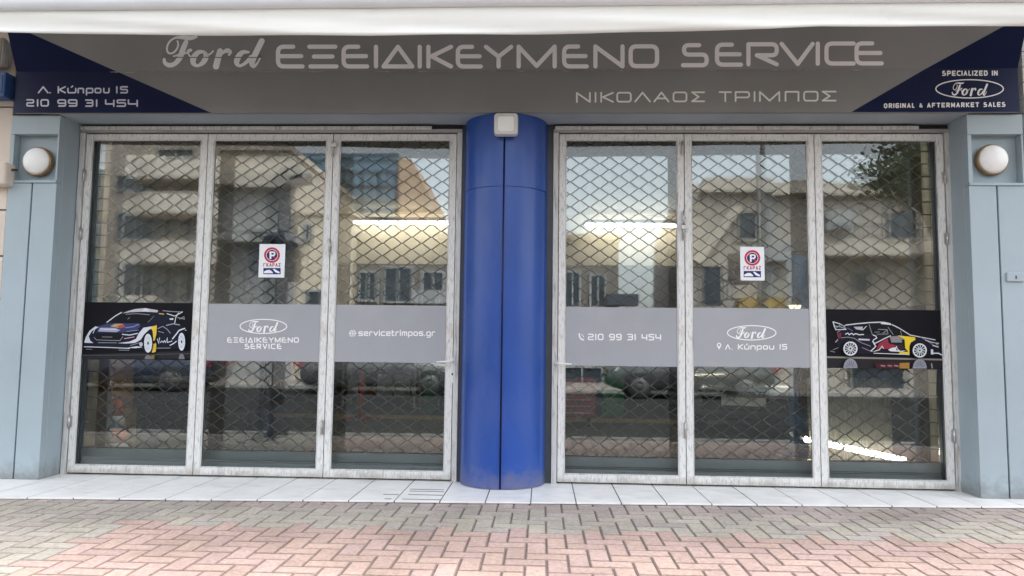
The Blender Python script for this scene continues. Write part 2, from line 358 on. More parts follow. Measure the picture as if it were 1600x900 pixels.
GL = {
 'Є': [([(0.62, 1), (0, 1), (0, 0), (1, 0)], RR), ([(0, 0.52), (0.95, 0.52)], 0)],
 'Ξ': [([(0, 1), (0.96, 1)], 0), ([(0.17, .5), (0.85, .5)], 0), ([(0.04, 0), (1, 0)], 0)],
 'Ι': [([(0.5, 0), (0.5, 1)], 0)], 'I': [([(0.5, 0), (0.5, 1)], 0)], '1': [([(0.6, 0), (0.6, 1)], 0), ([(0.6, 1), (0.35, 0.9)], 0)],
 'Δ': [([(0, 0), (.5, 1)], 0), ([(.5, 1), (1, 0)], 0), ([(1, 0), (0, 0)], 0)],
 'Κ': [([(0, 0), (0, 1)], 0), ([(1, 1), (.14, .52)], 0), ([(.14, .52), (1, 0)], 0)],
 'Υ': [([(0, 1), (.5, .5)], 0), ([(1, 1), (.5, .5)], 0), ([(.5, .5), (.5, 0)], 0)],
 'Μ': [([(0, 0), (0, 1)], 0), ([(0, 1), (.5, .03)], 0), ([(.5, .03), (1, 1)], 0), ([(1, 1), (1, 0)], 0)],
 'Ν': [([(0, 0), (0, 1)], 0), ([(0, 1), (1, 0)], 0), ([(1, 0), (1, 1)], 0)],
 'Ο': [([(0, 0), (0, 1), (1, 1), (1, 0)], RR, 1)], '0': [([(0, 0), (0, 1), (1, 1), (1, 0)], RR, 1)],
 'S': [([(.68, 1), (0.04, 1), (0.04, .53), (1, .53), (1, 0), (0, 0)], .24)],
 'R': [([(0, 0), (0, 1)], 0), ([(0, 1), (1, 1), (1, .45), (.3, .45)], .25), ([(.3, .45), (1, 0)], 0)],
 'V': [([(0, 1), (.52, 0)], 0), ([(.52, 0), (1, 1)], 0)],
 'C': [([(1, 1), (0, 1), (0, 0), (1, 0)], RR)],
 'Λ': [([(0, 0), (.5, 1)], 0), ([(.5, 1), (1, 0)], 0)],
 'Α': [([(0, 0), (.5, 1)], 0), ([(.5, 1), (1, 0)], 0), ([(.24, .34), (.76, .34)], 0)],
 'Σ': [([(1, 1), (0, 1)], 0), ([(0, 1), (.55, .5)], 0), ([(.55, .5), (0, 0)], 0), ([(0, 0), (1, 0)], 0)],
 'Τ': [([(0, 1), (1, 1)], 0), ([(.5, 1), (.5, 0)], 0)],
 'Ρ': [([(0, 0), (0, 1)], 0), ([(0, 1), (1, 1), (1, .4), (0, .4)], .28)],
 'Π': [([(0, 0), (0, 1), (1, 1), (1, 0)], .06)],
 'Γ': [([(0, 0), (0, 1), (1, 1)], .04)], 'Z': [([(0, 1), (1, 1)], 0), ([(1, 1), (0, 0)], 0), ([(0, 0), (1, 0)], 0)],
 '2': [([(0, 1), (1, 1), (1, .5), (0, .5), (0, 0), (1, 0)], .2)],
 '3': [([(0, 1), (1, 1), (1, 0), (0, 0)], .26), ([(.2, .52), (1, .52)], 0)],
 '4': [([(0, 1), (0, .36), (1, .36)], .1), ([(1, .95), (1, 0)], 0)],
 '5': [([(1, 1), (0, 1), (0, .54), (1, .54), (1, 0), (0, 0)], .2)],
 '9': [([(1, .45), (0, .45), (0, 1), (1, 1), (1, 0), (.12, 0)], .24)],
 '.': [([(.3, 0), (.5, 0)], 0)],
 'ύ': [([(0, .72), (0, 0), (1, 0), (1, .72)], .25), ([(.45, .95), (.6, 1.12)], 0)],
 'π': [([(0, 0), (0, .72), (1, .72), (1, 0)], .2)],
 'ρ': [([(0, -.35), (0, .72), (1, .72), (1, 0), (0, 0)], .22)],
 'ο': [([(0, 0), (0, .72), (1, .72), (1, 0)], .25, 1)], 'o': [([(0, 0), (0, .72), (1, .72), (1, 0)], .25, 1)],
 'υ': [([(0, .72), (0, 0), (1, 0), (1, .72)], .25)],
 's': [([(1, .72), (0, .72), (0, .36), (1, .36), (1, 0), (0, 0)], .14)],
 'e': [([(0, .36), (1, .36), (1, .72), (0, .72), (0, 0), (1, 0)], .16)],
 'r': [([(0, 0), (0, .72), (1, .72)], .25)], 'v': [([(0, .72), (.5, 0)], 0), ([(.5, 0), (1, .72)], 0)],
 'i': [([(.5, 0), (.5, .72)], 0), ([(.5, .95), (.5, 1.02)], 0)], 'c': [([(1, .72), (0, .72), (0, 0), (1, 0)], .2)],
 't': [([(.1, 1), (.1, 0), (1, 0)], .2), ([(0, .72), (.9, .72)], 0)],
 'm': [([(0, 0), (0, .72), (1, .72), (1, 0)], .2), ([(.5, .72), (.5, 0)], 0)],
 'p': [([(0, -.35), (0, .72), (1, .72), (1, 0), (0, 0)], .22)],
 'g': [([(1, 0), (0, 0), (0, .72), (1, .72), (1, -.35), (.1, -.35)], .2)],
 'P': [([(0, 0), (0, 1)], 0), ([(0, 1), (1, 1), (1, .42), (0, .42)], .28)],
 'E': [([(1, 1), (0, 1), (0, 0), (1, 0)], .02), ([(0, .5), (.85, .5)], 0)],
 'A': [([(0, 0), (.5, 1)], 0), ([(.5, 1), (1, 0)], 0), ([(.2, .3), (.8, .3)], 0)],
 'L': [([(0, 1), (0, 0), (1, 0)], .02)], 'D': [([(0, 0), (0, 1)], 0), ([(0, 1), (1, 1), (1, 0), (0, 0)], .38)],
 'N': [([(0, 0), (0, 1)], 0), ([(0, 1), (1, 0)], 0), ([(1, 0), (1, 1)], 0)],
 'O': [([(0, 0), (0, 1), (1, 1), (1, 0)], .4, 1)], 'G': [([(1, 1), (0, 1), (0, 0), (1, 0), (1, .5), (.55, .5)], .2)],
 'F': [([(1, 1), (0, 1), (0, 0)], .02), ([(0, .5), (.8, .5)], 0)], 'T': [([(0, 1), (1, 1)], 0), ([(.5, 1), (.5, 0)], 0)],
 'M': [([(0, 0), (0, 1)], 0), ([(0, 1), (.5, .2)], 0), ([(.5, .2), (1, 1)], 0), ([(1, 1), (1, 0)], 0)],
 'K': [([(0, 0), (0, 1)], 0), ([(1, 1), (.14, .5)], 0), ([(.14, .5), (1, 0)], 0)],
 '&': [([(1, 0), (.2, .75), (.45, 1), (.7, .75), (.05, .3), (.3, 0), (.95, .42)], .2)],
}
WID = {'Ι': .28, 'I': .22, '1': .32, '.': .3, 'i': .25, ' ': .55, 'M': 1.05, 'Μ': 1.1, 'm': 1.15, 'L': .7, 't': .65, 'r': .75}
class Print:
    """flat vinyl artwork drawn in picture coordinates on one flat surface of the shop"""
    def __init__(s, p0, n, lift=0.0015):
        s.p0 = Vector(p0); s.n = Vector(n).normalized()
        if s.n.dot(CAM-s.p0) < 0: s.n = -s.n
        s.lift = lift; s.k = 0; s.mb = MB()
    def face(s, pts, layer=None):
        off = s.lift+0.00025*(s.k if layer is None else layer)
        P = [hit(x, y, s.p0+s.n*off, s.n) for x, y in pts]
        s.mb.add(P, [tuple(range(len(P)))])
    def poly(s, pts, col=None):
        if col: s.mb.cur = col
        s.k += 1; s.face(pts)
    def stroke(s, pts, wd, col=None, closed=False, caps=True):
        if col: s.mb.cur = col
        f_ = getattr(s, 'sw', 1.0); wd = [q*f_ for q in wd] if isinstance(wd, (list, tuple)) else wd*f_
        s.k += 1
        for q in ribbon2d(pts, wd, closed, False): s.face([(v.x, v.y) for v in q])
        if caps and not closed:
            s.k += 1; qs = ribbon2d(pts, wd, closed, True)[-2:]
            for q in qs: s.face([(v.x, v.y) for v in q])
    def ellipse(s, cx, cy, rx, ry, col=None, n=28, a0=0, a1=2*math.pi):
        s.poly([(cx+rx*math.cos(a0+(a1-a0)*k/n), cy+ry*math.sin(a0+(a1-a0)*k/n)) for k in range(n if a1-a0 > 6 else n+1)], col)
    def ring(s, cx, cy, rx, ry, wd, col=None, n=40):
        s.stroke([(cx+rx*math.cos(2*math.pi*k/n), cy+ry*math.sin(2*math.pi*k/n)) for k in range(n)], wd, col, True)
    def glyph(s, ch, x0, x1, yb, h, sw, col=None, yb1=None):
        if ch not in GL: return
        yb1 = yb if yb1 is None else yb1
        k0 = s.k
        for j, st in enumerate(GL[ch]):
            pts, r = st[0], st[1]; closed = len(st) > 2
            a0, a1, b0 = x0+sw/2, x1-sw/2, sw/2
            if a1 < a0: a0 = a1 = (x0+x1)/2
            hh = h-sw
            P = [(a0+(a1-a0)*u, yb+(yb1-yb)*u-b0-hh*v) for u, v in pts]
            if r: P = fillet(P, r*hh, closed)
            s.k = k0+2*j
            s.stroke(P, sw, col, closed)
        s.k = k0
    def text(s, txt, x0, x1, yb0, yb1, h, sw, col=None, gap=0.24):
        ws = [WID.get(c, .95) for c in txt]; tot = sum(ws)+gap*(len(txt)-1); k = (x1-x0)/tot; x = x0
        for c, wd in zip(txt, ws):
            if c != ' ':
                t = (x-x0)/(x1-x0); s.glyph(c, x, x+wd*k, yb0+(yb1-yb0)*t, h, sw, col)
            x += (wd+gap)*k
        s.k += 12
    def words(s, txt, x0, x1, yb0, yb1, h, sw, m, parent, name='lettering', gap=0.24):
        """the same line of text, every word a part of its own"""
        ws = [WID.get(c, .95) for c in txt]; tot = sum(ws)+gap*(len(txt)-1); k = (x1-x0)/tot; x = x0; n = 0
        for c, wd in zip(txt+' ', ws+[0]):
            if c == ' ':
                if n: s.mb.build(name, m, parent, recalc=False)
                s.mb = MB(); n = 0
            else:
                t = (x-x0)/(x1-x0); s.glyph(c, x, x+wd*k, yb0+(yb1-yb0)*t, h, sw); n += 1
            x += (wd+gap)*k
    def script(s, x0, y0, x1, y1, cut=False, col=None, wk=1.0):
        """the brush-script word, drawn in a 620 x 180 box mapped to the given corners"""
        fx = lambda p: (x0+(x1-x0)*(p[0]-60)/620, y0+(y1-y0)*(p[1]-22)/195); kx = (x1-x0)/620*wk
        def smooth(pts):
            o = []
            P = [pts[0]]+list(pts)+[pts[-1]]
            for i in range(1, len(P)-2):
                for k in range(5):
                    t = k/5; o.append(tuple(0.5*((2*P[i][c])+(-P[i-1][c]+P[i+1][c])*t+(2*P[i-1][c]-5*P[i][c]+4*P[i+1][c]-P[i+2][c])*t*t+(-P[i-1][c]+3*P[i][c]-3*P[i+1][c]+P[i+2][c])*t**3) for c in range(3)))
            o.append(tuple(P[-2])); return o
        ST = [
         [(268, 30, 12), (232, 38, 20), (185, 34, 18), (140, 36, 10), (105, 58, 9), (87, 96, 9), (95, 128, 9), (122, 130, 9), (146, 108, 9), (157, 78, 9), (152, 56, 8)],
         [(205, 62, 22), (186, 106, 26), (168, 155, 26), (140, 192, 22), (105, 205, 22), (76, 192, 18), (70, 168, 14)],
         [(128, 150, 8), (170, 138, 10), (210, 128, 9), (238, 112, 8), (226, 108, 8), (214, 122, 8), (230, 150, 8), (250, 152, 8)],
         [(318, 122, 12), (280, 126, 22), (252, 158, 28), (250, 192, 24), (276, 208, 14), (312, 186, 24), (328, 150, 26), (320, 124, 14), (345, 140, 8), (372, 118, 8)],
         [(415, 118, 28), (402, 165, 30), (390, 212, 30)],
         [(405, 160, 10), (432, 128, 14), (460, 114, 22), (478, 124, 16), (470, 140, 12)],
         [(590, 124, 12), (552, 126, 22), (525, 158, 28), (518, 192, 24), (540, 208, 14), (580, 184, 18), (604, 150, 14)],
         [(672, 56, 28), (640, 120, 28), (612, 184, 28), (622, 210, 20), (645, 192, 9), (662, 160, 8)],
        ]
        for st in ST:
            q = smooth(st); s.stroke([fx(p) for p in q], [max(0.5, p[2]*kx) for p in q], col)

# ================================================================== SETTING
FLOOR_Z = -0.016
struct(MB().add([(-200, -300, -0.13), (200, -300, -0.13), (200, 200, -0.13), (-200, 200, -0.13)], [(0, 1, 2, 3)]).build('ground', M['ground']))
struct(MB().box(-60, 60, -14.0, -2.95, -0.16, -0.120).build('road', M['asphalt']))
struct(MB().box(-60, 60, -2.95, -2.78, -0.2, FLOOR_Z-0.002).build('kerb', M['kerb'], bevel=0.015))
struct(MB().box(-60, 60, -14.15, -14.0, -0.2, FLOOR_Z-0.002).build('kerb', M['kerb'], bevel=0.015))
struct(MB().box(-60, 60, -60, -14.15, -0.2, FLOOR_Z-0.004).build('far_pavement', M['ground']))
struct(MB().box(-60, 60, -2.78, 0.3, -0.2, FLOOR_Z-0.008).build('pavement', M['sand']))

# herringbone pavers, every paver a bevelled block of its own inside one paved surface
def paver_mat():
    m, n, b = new_mat('herringbone_pavers')
    a = n.nodes.new('ShaderNodeAttribute'); a.attribute_name = 'ink'
    tc = n.nodes.new('ShaderNodeTexCoord')
    t = n.nodes.new('ShaderNodeTexNoise'); t.inputs['Scale'].default_value = 45; t.inputs['Detail'].default_value = 8; t.inputs['Roughness'].default_value = 0.7
    t2 = n.nodes.new('ShaderNodeTexNoise'); t2.inputs['Scale'].default_value = 1.3; t2.inputs['Detail'].default_value = 5
    n.links.new(tc.outputs['Object'], t.inputs['Vector']); n.links.new(tc.outputs['Object'], t2.inputs['Vector'])
    r = n.nodes.new('ShaderNodeValToRGB'); r.color_ramp.elements[0].position = .28; r.color_ramp.elements[0].color = (.62, .62, .62, 1)
    r.color_ramp.elements[1].position = .68; r.color_ramp.elements[1].color = (1.12, 1.12, 1.12, 1)
    r2 = n.nodes.new('ShaderNodeValToRGB'); r2.color_ramp.elements[0].position = .35; r2.color_ramp.elements[0].color = (.80, .80, .80, 1)
    r2.color_ramp.elements[1].position = .6; r2.color_ramp.elements[1].color = (1.05, 1.05, 1.05, 1)
    n.links.new(t.outputs['Fac'], r.inputs[0]); n.links.new(t2.outputs['Fac'], r2.inputs[0])
    m1 = n.nodes.new('ShaderNodeMixRGB'); m1.blend_type = 'MULTIPLY'; m1.inputs[0].default_value = 1
    m2 = n.nodes.new('ShaderNodeMixRGB'); m2.blend_type = 'MULTIPLY'; m2.inputs[0].default_value = 1
    n.links.new(a.outputs['Color'], m1.inputs[1]); n.links.new(r.outputs[0], m1.inputs[2])
    n.links.new(m1.outputs[0], m2.inputs[1]); n.links.new(r2.outputs[0], m2.inputs[2]); n.links.new(m2.outputs[0], b.inputs['Base Color'])
    b.inputs['Roughness'].default_value = 0.85
    bp = n.nodes.new('ShaderNodeBump'); bp.inputs['Strength'].default_value = 0.35; bp.inputs['Distance'].default_value = 0.004
    n.links.new(t.outputs['Fac'], bp.inputs['Height']); n.links.new(bp.outputs[0], b.inputs['Normal'])
    return m
_ink = M['ink']; PAV = paver_mat()
pv = MB(); U = 0.108; g = 0.005; bv = 0.006
def paver(x0, x1, y0, y1):
    cx, cy = (x0+x1)/2, (y0+y1)/2
    edge = -1.47+0.03*math.sin(cx*2.1)
    border = -2.2
    grey = (cy > edge) or (cx < border+0.0)
    near = cy > -0.93
    j = random.uniform(.91, 1.07)
    if near: c = (0.46, 0.385, 0.345)
    elif grey: c = (0.48, 0.43, 0.36)
    else: c = (0.52, 0.37, 0.315)
    if grey and random.random() < 0.12: c = (0.46, 0.395, 0.35)
    h = random.uniform(0.96, 1.04)
    pv.cur = (c[0]*j, c[1]*j*(0.98+0.02*h), c[2]*j*h)
    z = FLOOR_Z+random.uniform(-.0012, .0012); zb = FLOOR_Z-0.0075
    x0 += g/2+random.uniform(0, .001); x1 -= g/2; y0 += g*.8; y1 -= g*.8+random.uniform(0, .001)
    tx, ty = random.uniform(-.004, .004), random.uniform(-.004, .004)
    zz = lambda x, y: z+tx*(x-cx)+ty*(y-cy)
    vs = [(x0, y0, zb), (x1, y0, zb), (x1, y1, zb), (x0, y1, zb)]
    a, b_, c_, d = (x0+bv, y0+bv), (x1-bv, y0+bv), (x1-bv, y1-bv), (x0+bv, y1-bv)
    vs += [(p[0], p[1], zz(*p)) for p in (a, b_, c_, d)]
    pv.add(vs, [(4, 5, 6, 7)]); top = pv.cur                # the chamfers hold the dirt of the joints
    pv.cur = tuple(q*(.74 if grey or near else .64) for q in top); pv.add(vs, [(0, 1, 5, 4), (1, 2, 6, 5), (2, 3, 7, 6), (3, 0, 4, 7)])
NX, NY = 58, 21
for i in range(-NX, NX):
    for k in range(0, NY):
        x, y = i*U, -0.42-(k+1)*U; t = (i+k) % 4
        if t == 0: paver(x, x+2*U, y, y+U)
        elif t == 3: paver(x, x+U, y-U*0, y+2*U) if k > 0 else None
M['ink'] = PAV; o = pv.build('paving', PAV, recalc=False); M['ink'] = _ink; struct(o)

# white threshold tiles in front of the doors
tl = MB(); gr = MB(); random.seed(3)
front = lambda x: -0.722+0.053*x
xj = atz(900, 784, 0).x; TW = 0.312
k0 = int((-5.2-xj)/TW); xs = [xj+k*TW for k in range(k0, k0+34)]
for a, b_ in zip(xs[:-1], xs[1:]):
    a1, b1 = a+.004, b_-.004; zt = random.uniform(-.0008, .0008)
    P = [(a1, front(a1), zt), (b1, front(b1), zt), (b1, 0.35, zt), (a1, 0.35, zt)]
    tl.prism(P, (0, 0, -0.012))
gr.prism([(xs[0], front(xs[0])+.003, -.003), (xs[-1], front(xs[-1])+.003, -.003), (xs[-1], .35, -.003), (xs[0], .35, -.003)], (0, 0, -0.06))
struct(tl.build('doorstep_tiles', M['tile'], bevel=0.0015)); struct(gr.build('doorstep_bed', M['grout']))
dg = thing('drain_grating', 'dark slotted drain cut into the white doorstep tiles left of the blue column', 'drain')
sl_ = MB()
for x0, x1, y in ((641, 694, 764.5), (640, 694, 767.5), (638, 692, 773), (628, 689, 780), (599, 623, 772.5), (601, 611, 779.5)):
    p, q = atz(x0, y, 0), atz(x1, y+.6, 0); B(p.x, q.x, p.y-.006, p.y+.006, -0.004, 0.002).build('slot', M['grout'], dg)

# ------------------------------------------------------------------ the shop building
ZS = 2.869                                    # soffit of the opening
bld = thing('shop_building', 'ground floor of a garage building framing two wide glazed openings', 'building')
for x0, x1 in ((-7.6, -3.575), (3.515, 7.6)): B(x0, x1, 0.10, 0.45, -0.1, 4.6).build('front_wall', M['inwall'], bld)
for x0, x1 in ((-7.6, -4.7), (4.6, 7.6)):
    B(x0, x1, 0.4505, 8.2, 1.601, 4.6).build('side_wall', M['inwall'], bld)
    B(x0, x1, 0.4505, 8.2, -0.1, 1.6).build('dado', M['dado'], bld)
B(-7.6, 7.6, 8.2, 8.4, -0.1, 4.6).build('back_wall', M['inwall'], bld)
B(-4.699, 4.599, 8.18, 8.199, 0, 1.6).build('dado', M['dado'], bld)
B(-3.575, 3.515, -0.27, 0.10, ZS, 4.6).build('lintel', M['soffit'], bld)
B(-7.6, -3.985, -0.20, 0.099, 2.9, 4.6).build('upper_wall', M['soffit'], bld)
B(3.93, 7.6, -0.20, 0.099, 2.9, 4.6).build('upper_wall', M['soffit'], bld)
B(-3.5745, 3.5145, 0.101, 0.449, 2.87, 4.6).build('shutter_box', M['dark'], bld)
B(-4.699, 4.599, 0.4505, 8.199, 3.15, 3.4).build('ceiling', M['ceil'], bld)
B(-7.6, 7.6, -0.19, 8.4, 4.601, 4.8).build('roof_slab', M['soffit'], bld)
B(-3.4, 4.598, 5.6, 5.9, 2.355, 3.149).build('beam', M['cream'], bld)
struct(B(-4.699, 4.599, 0.352, 8.19, -0.12, -0.004).build('workshop_floor', M['floor']))
struct(B(-4.6, 4.5, 5.0, 5.6, -0.01, 0.0).build('floor_stripe', M['ochre']))

# pilasters
def pilaster(x0, x1, label):
    r = thing('pilaster', label, 'pilaster', ((x0+x1)/2, -0.1, 0), group='pale blue pilasters beside the doors')
    B(x0, x1, -0.19, 0.098, -0.01, 2.872).build('core', M['pilaster'], r, bevel=0.004)
    xm = (x0+x1)/2
    B(x0, xm-.006, -0.26, -0.191, 0.0, 2.316).build('board', M['pilaster'], r, bevel=0.004)
    B(xm+.006, x1, -0.26, -0.191, 0.0, 2.316).build('board', M['pilaster'], r, bevel=0.004)
    B(x0, x1, -0.272, -0.191, 2.317, 2.337).build('ledge', M['pilaster'], r, bevel=0.004)
    B(x0, x1, -0.265, -0.191, 2.712, 2.865).build('cap', M['pilaster'], r, bevel=0.004)
    for a, b_ in ((x0, x0+.03), (x1-.014, x1)):
        B(a, b_, -0.262, -0.191, 2.338, 2.711).build('niche_side', M['pilaster'], r, bevel=0.003)
    return r
pilaster(-3.97, -3.572, 'pale blue grey pilaster left of the doors with a round lamp near its top')
pilaster(3.503, 3.915, 'pale blue grey pilaster right of the doors carrying a small key switch')

def round_lamp(px, py, label):
    p = at(px, py, -0.26)
    r = thing('wall_lamp', label, 'lamp', (p.x, -0.192, p.z), group='round bulkhead lamps on the pilasters')
    MB().lathe((p.x, -0.192, p.z), (0, -1, 0), [(.114, 0), (.119, .012), (.119, .045), (.111, .055)], 40).build('rim', M['brass'], r)
    pr = [(.108, .05)]+[(.108*math.cos(a), .05+.055*math.sin(a)) for a in [k*math.pi/2/9 for k in range(1, 9)]]+[(.003, .105)]
    MB().lathe((p.x, -0.192, p.z), (0, -1, 0), pr, 40).build('glass_dome', M['opal'], r)
round_lamp(55, 251, 'round white glass lamp with a brass rim on the left pilaster')
round_lamp(1554, 248, 'round white glass lamp with a rusty brass rim on the right pilaster')

ks = at(1585, 433, -0.262)
k = thing('key_switch', 'small square pale key switch box on the right pilaster', 'switch', (ks.x, -0.262, ks.z))
B(ks.x-.062, ks.x+.062, -.278, -.2605, ks.z-.034, ks.z+.034).build('cover', M['pilaster'], k, bevel=0.005)
B(ks.x-.002, ks.x+.006, -.281, -.2785, ks.z-.014, ks.z+.010).build('keyhole', M['black'], k)

# blue column
colr = thing('blue_column', 'thick round blue steel column standing between the two door sets', 'column', (-0.005, 0.02, 0))
CX, CY, CR = -0.012, 0.03, 0.335
def shell(z0, z1, a0, a1, r=CR, n=26, t=.012):
    m = MB(); vs = []; fs = []
    for k in range(n+1):
        a = a0+(a1-a0)*k/n
        for rr, z in ((r, z0), (r, z1), (r-t, z1), (r-t, z0)): vs.append((CX+rr*math.sin(a), CY-rr*math.cos(a), z))
    for k in range(n):
        for e in range(4): fs.append((k*4+e, k*4+(e+1) % 4, (k+1)*4+(e+1) % 4, (k+1)*4+e))
    fs += [(0, 1, 2, 3), (n*4, n*4+1, n*4+2, n*4+3)]
    m.add(vs, fs, True); return m
for z0, z1 in ((0.004, 2.292), (2.296, 2.868)):
    for a0, a1 in ((-2.2, -.022), (.022, 2.2)):
        o = shell(z0, z1, a0, a1).build('cladding_panel', M['column'], colr)
        o.modifiers.new('edge', 'EDGE_SPLIT').split_angle = rad(35)
MB().lathe((CX, CY, 0.002), (0, 0, 1), [(CR-.014, 0), (CR-.014, 2.866)], 48).build('core', M['seam'], colr)
for sx in (-1, 1):
    B(CX+sx*.010-.0025, CX+sx*.010+.0025, CY-CR-.007, CY-CR+.02, .006, 2.80).build('seam_lip', M['column'], colr)

fl = thing('floodlight', 'rounded square grey light fitting fixed at the top of the blue column', 'lamp', (CX, -0.31, 2.78))
a, b_ = at(772, 176, -.40), at(809, 210, -.40)
def rsq(x0, x1, z0, z1, r, n=5):
    o = []
    for cx, cz, s in ((x1-r, z1-r, 0), (x0+r, z1-r, 1), (x0+r, z0+r, 2), (x1-r, z0+r, 3)):
        for k in range(n+1): an = (s+k/n)*math.pi/2; o.append((cx+r*math.cos(an), cz+r*math.sin(an)))
    return o
q = rsq(a.x, b_.x, b_.z, a.z, .028)
MB().prism([(x, -.40, z) for x, z in q], (0, .075, 0)).build('housing', M['flood'], fl, bevel=0.012)
q2 = rsq(a.x+.03, b_.x-.03, b_.z+.025, a.z-.03, .02)
MB().prism([(x, -.4035, z) for x, z in q2], (0, .003, 0)).build('lens', M['opal'], fl, bevel=0.001)
B((a.x+b_.x)/2-.03, (a.x+b_.x)/2+.03, -.326, -.29, b_.z+.05, a.z-.05).build('bracket', M['flood'], fl)

# ------------------------------------------------------------------ doors
def leaf_frame(x0, x1, z0, z1, wl, wr, wt, wb, y0=0.0, y1=0.045):
    m = MB()
    m.box(x0, x0+wl, y0, y1, z0, z1); m.box(x1-wr, x1, y0, y1, z0, z1)
    m.box(x0+wl, x1-wr, y0+.001, y1-.001, z1-wt, z1); m.box(x0+wl, x1-wr, y0+.001, y1-.001, z0, z0+wb)
    return m
ZB, ZT = 0.014, 2.792
def outer_frame(x0, x1, label):
    r = thing('door_frame', label, 'door frame', ((x0+x1)/2, 0.02, 0), group='steel door frames')
    B(x0, x0+.042, -.012, .06, 0.0, 2.80).build('jamb', M['outer'], r, bevel=.003)
    B(x1-.042, x1, -.012, .06, 0.0, 2.80).build('jamb', M['outer'], r, bevel=.003)
    B(x0, x1, -.014, .06, 2.801, 2.83).build('head', M['track'], r, bevel=.003)
    B(x0+.01, x1-.25, -.035, -.0145, 2.818, 2.848).build('track', M['outer'], r, bevel=.003)
    xo = x1 if x0 < 0 else x0; sg_ = 1 if x0 < 0 else -1; xf = sorted((xo+sg_*.0005, xo+sg_*.085))
    B(xf[0], xf[1], .005, .09, 0.0, 2.868).build('packing', M['guide'], r)
    B(x0+.002, x1-.002, .0, .062, 2.8305, 2.866).build('packing', M['dark'], r)
outer_frame(-3.566, -0.371, 'weathered steel frame around the left set of folding doors')
outer_frame(0.371, 3.512, 'weathered steel frame around the right set of folding doors')
XL = [-3.520, -2.487, -1.436, -0.416]; XR = [0.416, 1.422, 2.454, 3.466]
bands = {}
pane_pl = (Vector((0, GLASS_Y-.003, 0)), Vector((0, -1, 0)))
def leaf(x0, x1, label, hinge_side):
    r = thing('door_leaf', label, 'door', ((x0+x1)/2, 0.02, 0), group='glazed folding door leaves')
    x0 += .003; x1 -= .003
    fr_ = leaf_frame(x0, x1, ZB, ZT, .050, .050, .048, .058).build('leaf_frame', M['frame'], r, bevel=.003)
    bead = MB()
    a0, a1, c0, c1 = x0+.050, x1-.050, ZB+.058, ZT-.048
    for bx in ((a0, a0+.010, c0, c1), (a1-.010, a1, c0, c1), (a0+.010, a1-.010, c0, c0+.010), (a0+.010, a1-.010, c1-.010, c1)):
        bead.box(bx[0], bx[1], .0035, .030, bx[2], bx[3])
    bead.build('glazing_bead', M['outer'], fr_, bevel=.002)
    B(a0, a1, GLASS_Y-.003, GLASS_Y+.003, c0, c1).build('glass_pane', M['glass'], r)
    for z in (2.44, 1.95, 0.42) if hinge_side else ():
        hx = x0 if hinge_side < 0 else x1
        h = MB(); h.tube([(hx, -.012, z-.05), (hx, -.012, z+.05)], .011, 10); h.box(hx-.02, hx+.02, -.004, .0, z-.045, z+.045)
        h.build('hinge', M['steel'], r)
    return r
LB = ['leftmost door leaf with a black band showing a rally car seen from the front corner',
      'door leaf with grey band bearing an oval badge over two lines of lettering',
      'door leaf with grey band bearing a web address, left of the blue column',
      'door leaf with grey band bearing a phone number, right of the blue column',
      'door leaf with grey band bearing an oval badge over a street address',
      'rightmost door leaf with a black band showing a rally car from the side']
leaves = []
for i in range(3): leaves.append(leaf(XL[i], XL[i+1], LB[i], -1 if i == 0 else 0))
for i in range(3): leaves.append(leaf(XR[i], XR[i+1], LB[3+i], 1 if i == 2 else 0))
# vinyl bands on the outside of the glass (top and bottom edges measured in the photo)
BQ = [((126, 472), (302, 473.5), (292, 562), (118, 561)), ((322, 474.5), (502, 476), (497, 565), (318, 563.5)),
      ((524, 476.5), (705, 477.5), (703, 567), (519, 565.5)), ((877, 480), (1060, 480.5), (1061, 573), (876, 571)),
      ((1082, 481), (1266, 482), (1269, 574), (1082, 573)), ((1287, 483.5), (1478, 484.5), (1480, 576), (1289, 575.5))]
YB = GLASS_Y-.003-.0012
bobs = []
for i, (lf, qd) in enumerate(zip(leaves, BQ)):
    P = [at(x, y, YB) for x, y in qd]
    zt = sum(p.z for p in P[:2])/2; zb = sum(p.z for p in P[2:])/2
    X = (XL+XR)[i if i < 3 else i+1], (XL+XR)[(i if i < 3 else i+1)+1]
    o = B(X[0]+.065, X[1]-.065, YB, YB+.0008, zb, zt).build('vinyl_band', M['black_vinyl'] if i in (0, 5) else M['band'], lf)
    bobs.append(o)
def vprint(): return Print((0, YB, 0), (0, -1, 0), .0008)
W_ = (.86, .86, .86)
# leaf 2
p = vprint(); p.ring(411.5, 510, 36.5, 11, 1.5); p.script(388, 501.5, 434, 519, wk=1.45); p.mb.build('emblem', M['white_ink'], bobs[1], recalc=False)
vprint().words('ЄΞЄΙΔΙΚЄΥΜЄΝΟ', 355, 467, 535.5, 535.5, 8.4, 1.6, M['white_ink'], bobs[1], gap=.17); vprint().words('SЄRVICЄ', 382, 440, 545.5, 545.5, 8.6, 1.7, M['white_ink'], bobs[1])
# leaf 3
p = vprint(); p.ellipse(551, 521, 5.6, 5.6); p.mb.build('globe_symbol', M['white_ink'], bobs[2], recalc=False)
p = vprint()
p.lift = .0045
for q in ([(546, 519), (556, 519)], [(546, 523), (556, 523)]): p.stroke(q, .7)
p.ring(551, 521, 2.2, 5.2, .7); p.mb.build('globe_lines', M['band'], bobs[2], recalc=False)
p = vprint(); p.text('servicetrimpos.gr', 560, 680, 525, 525, 9.4, 1.6, gap=.16); p.mb.build('lettering', M['white_ink'], bobs[2], recalc=False)
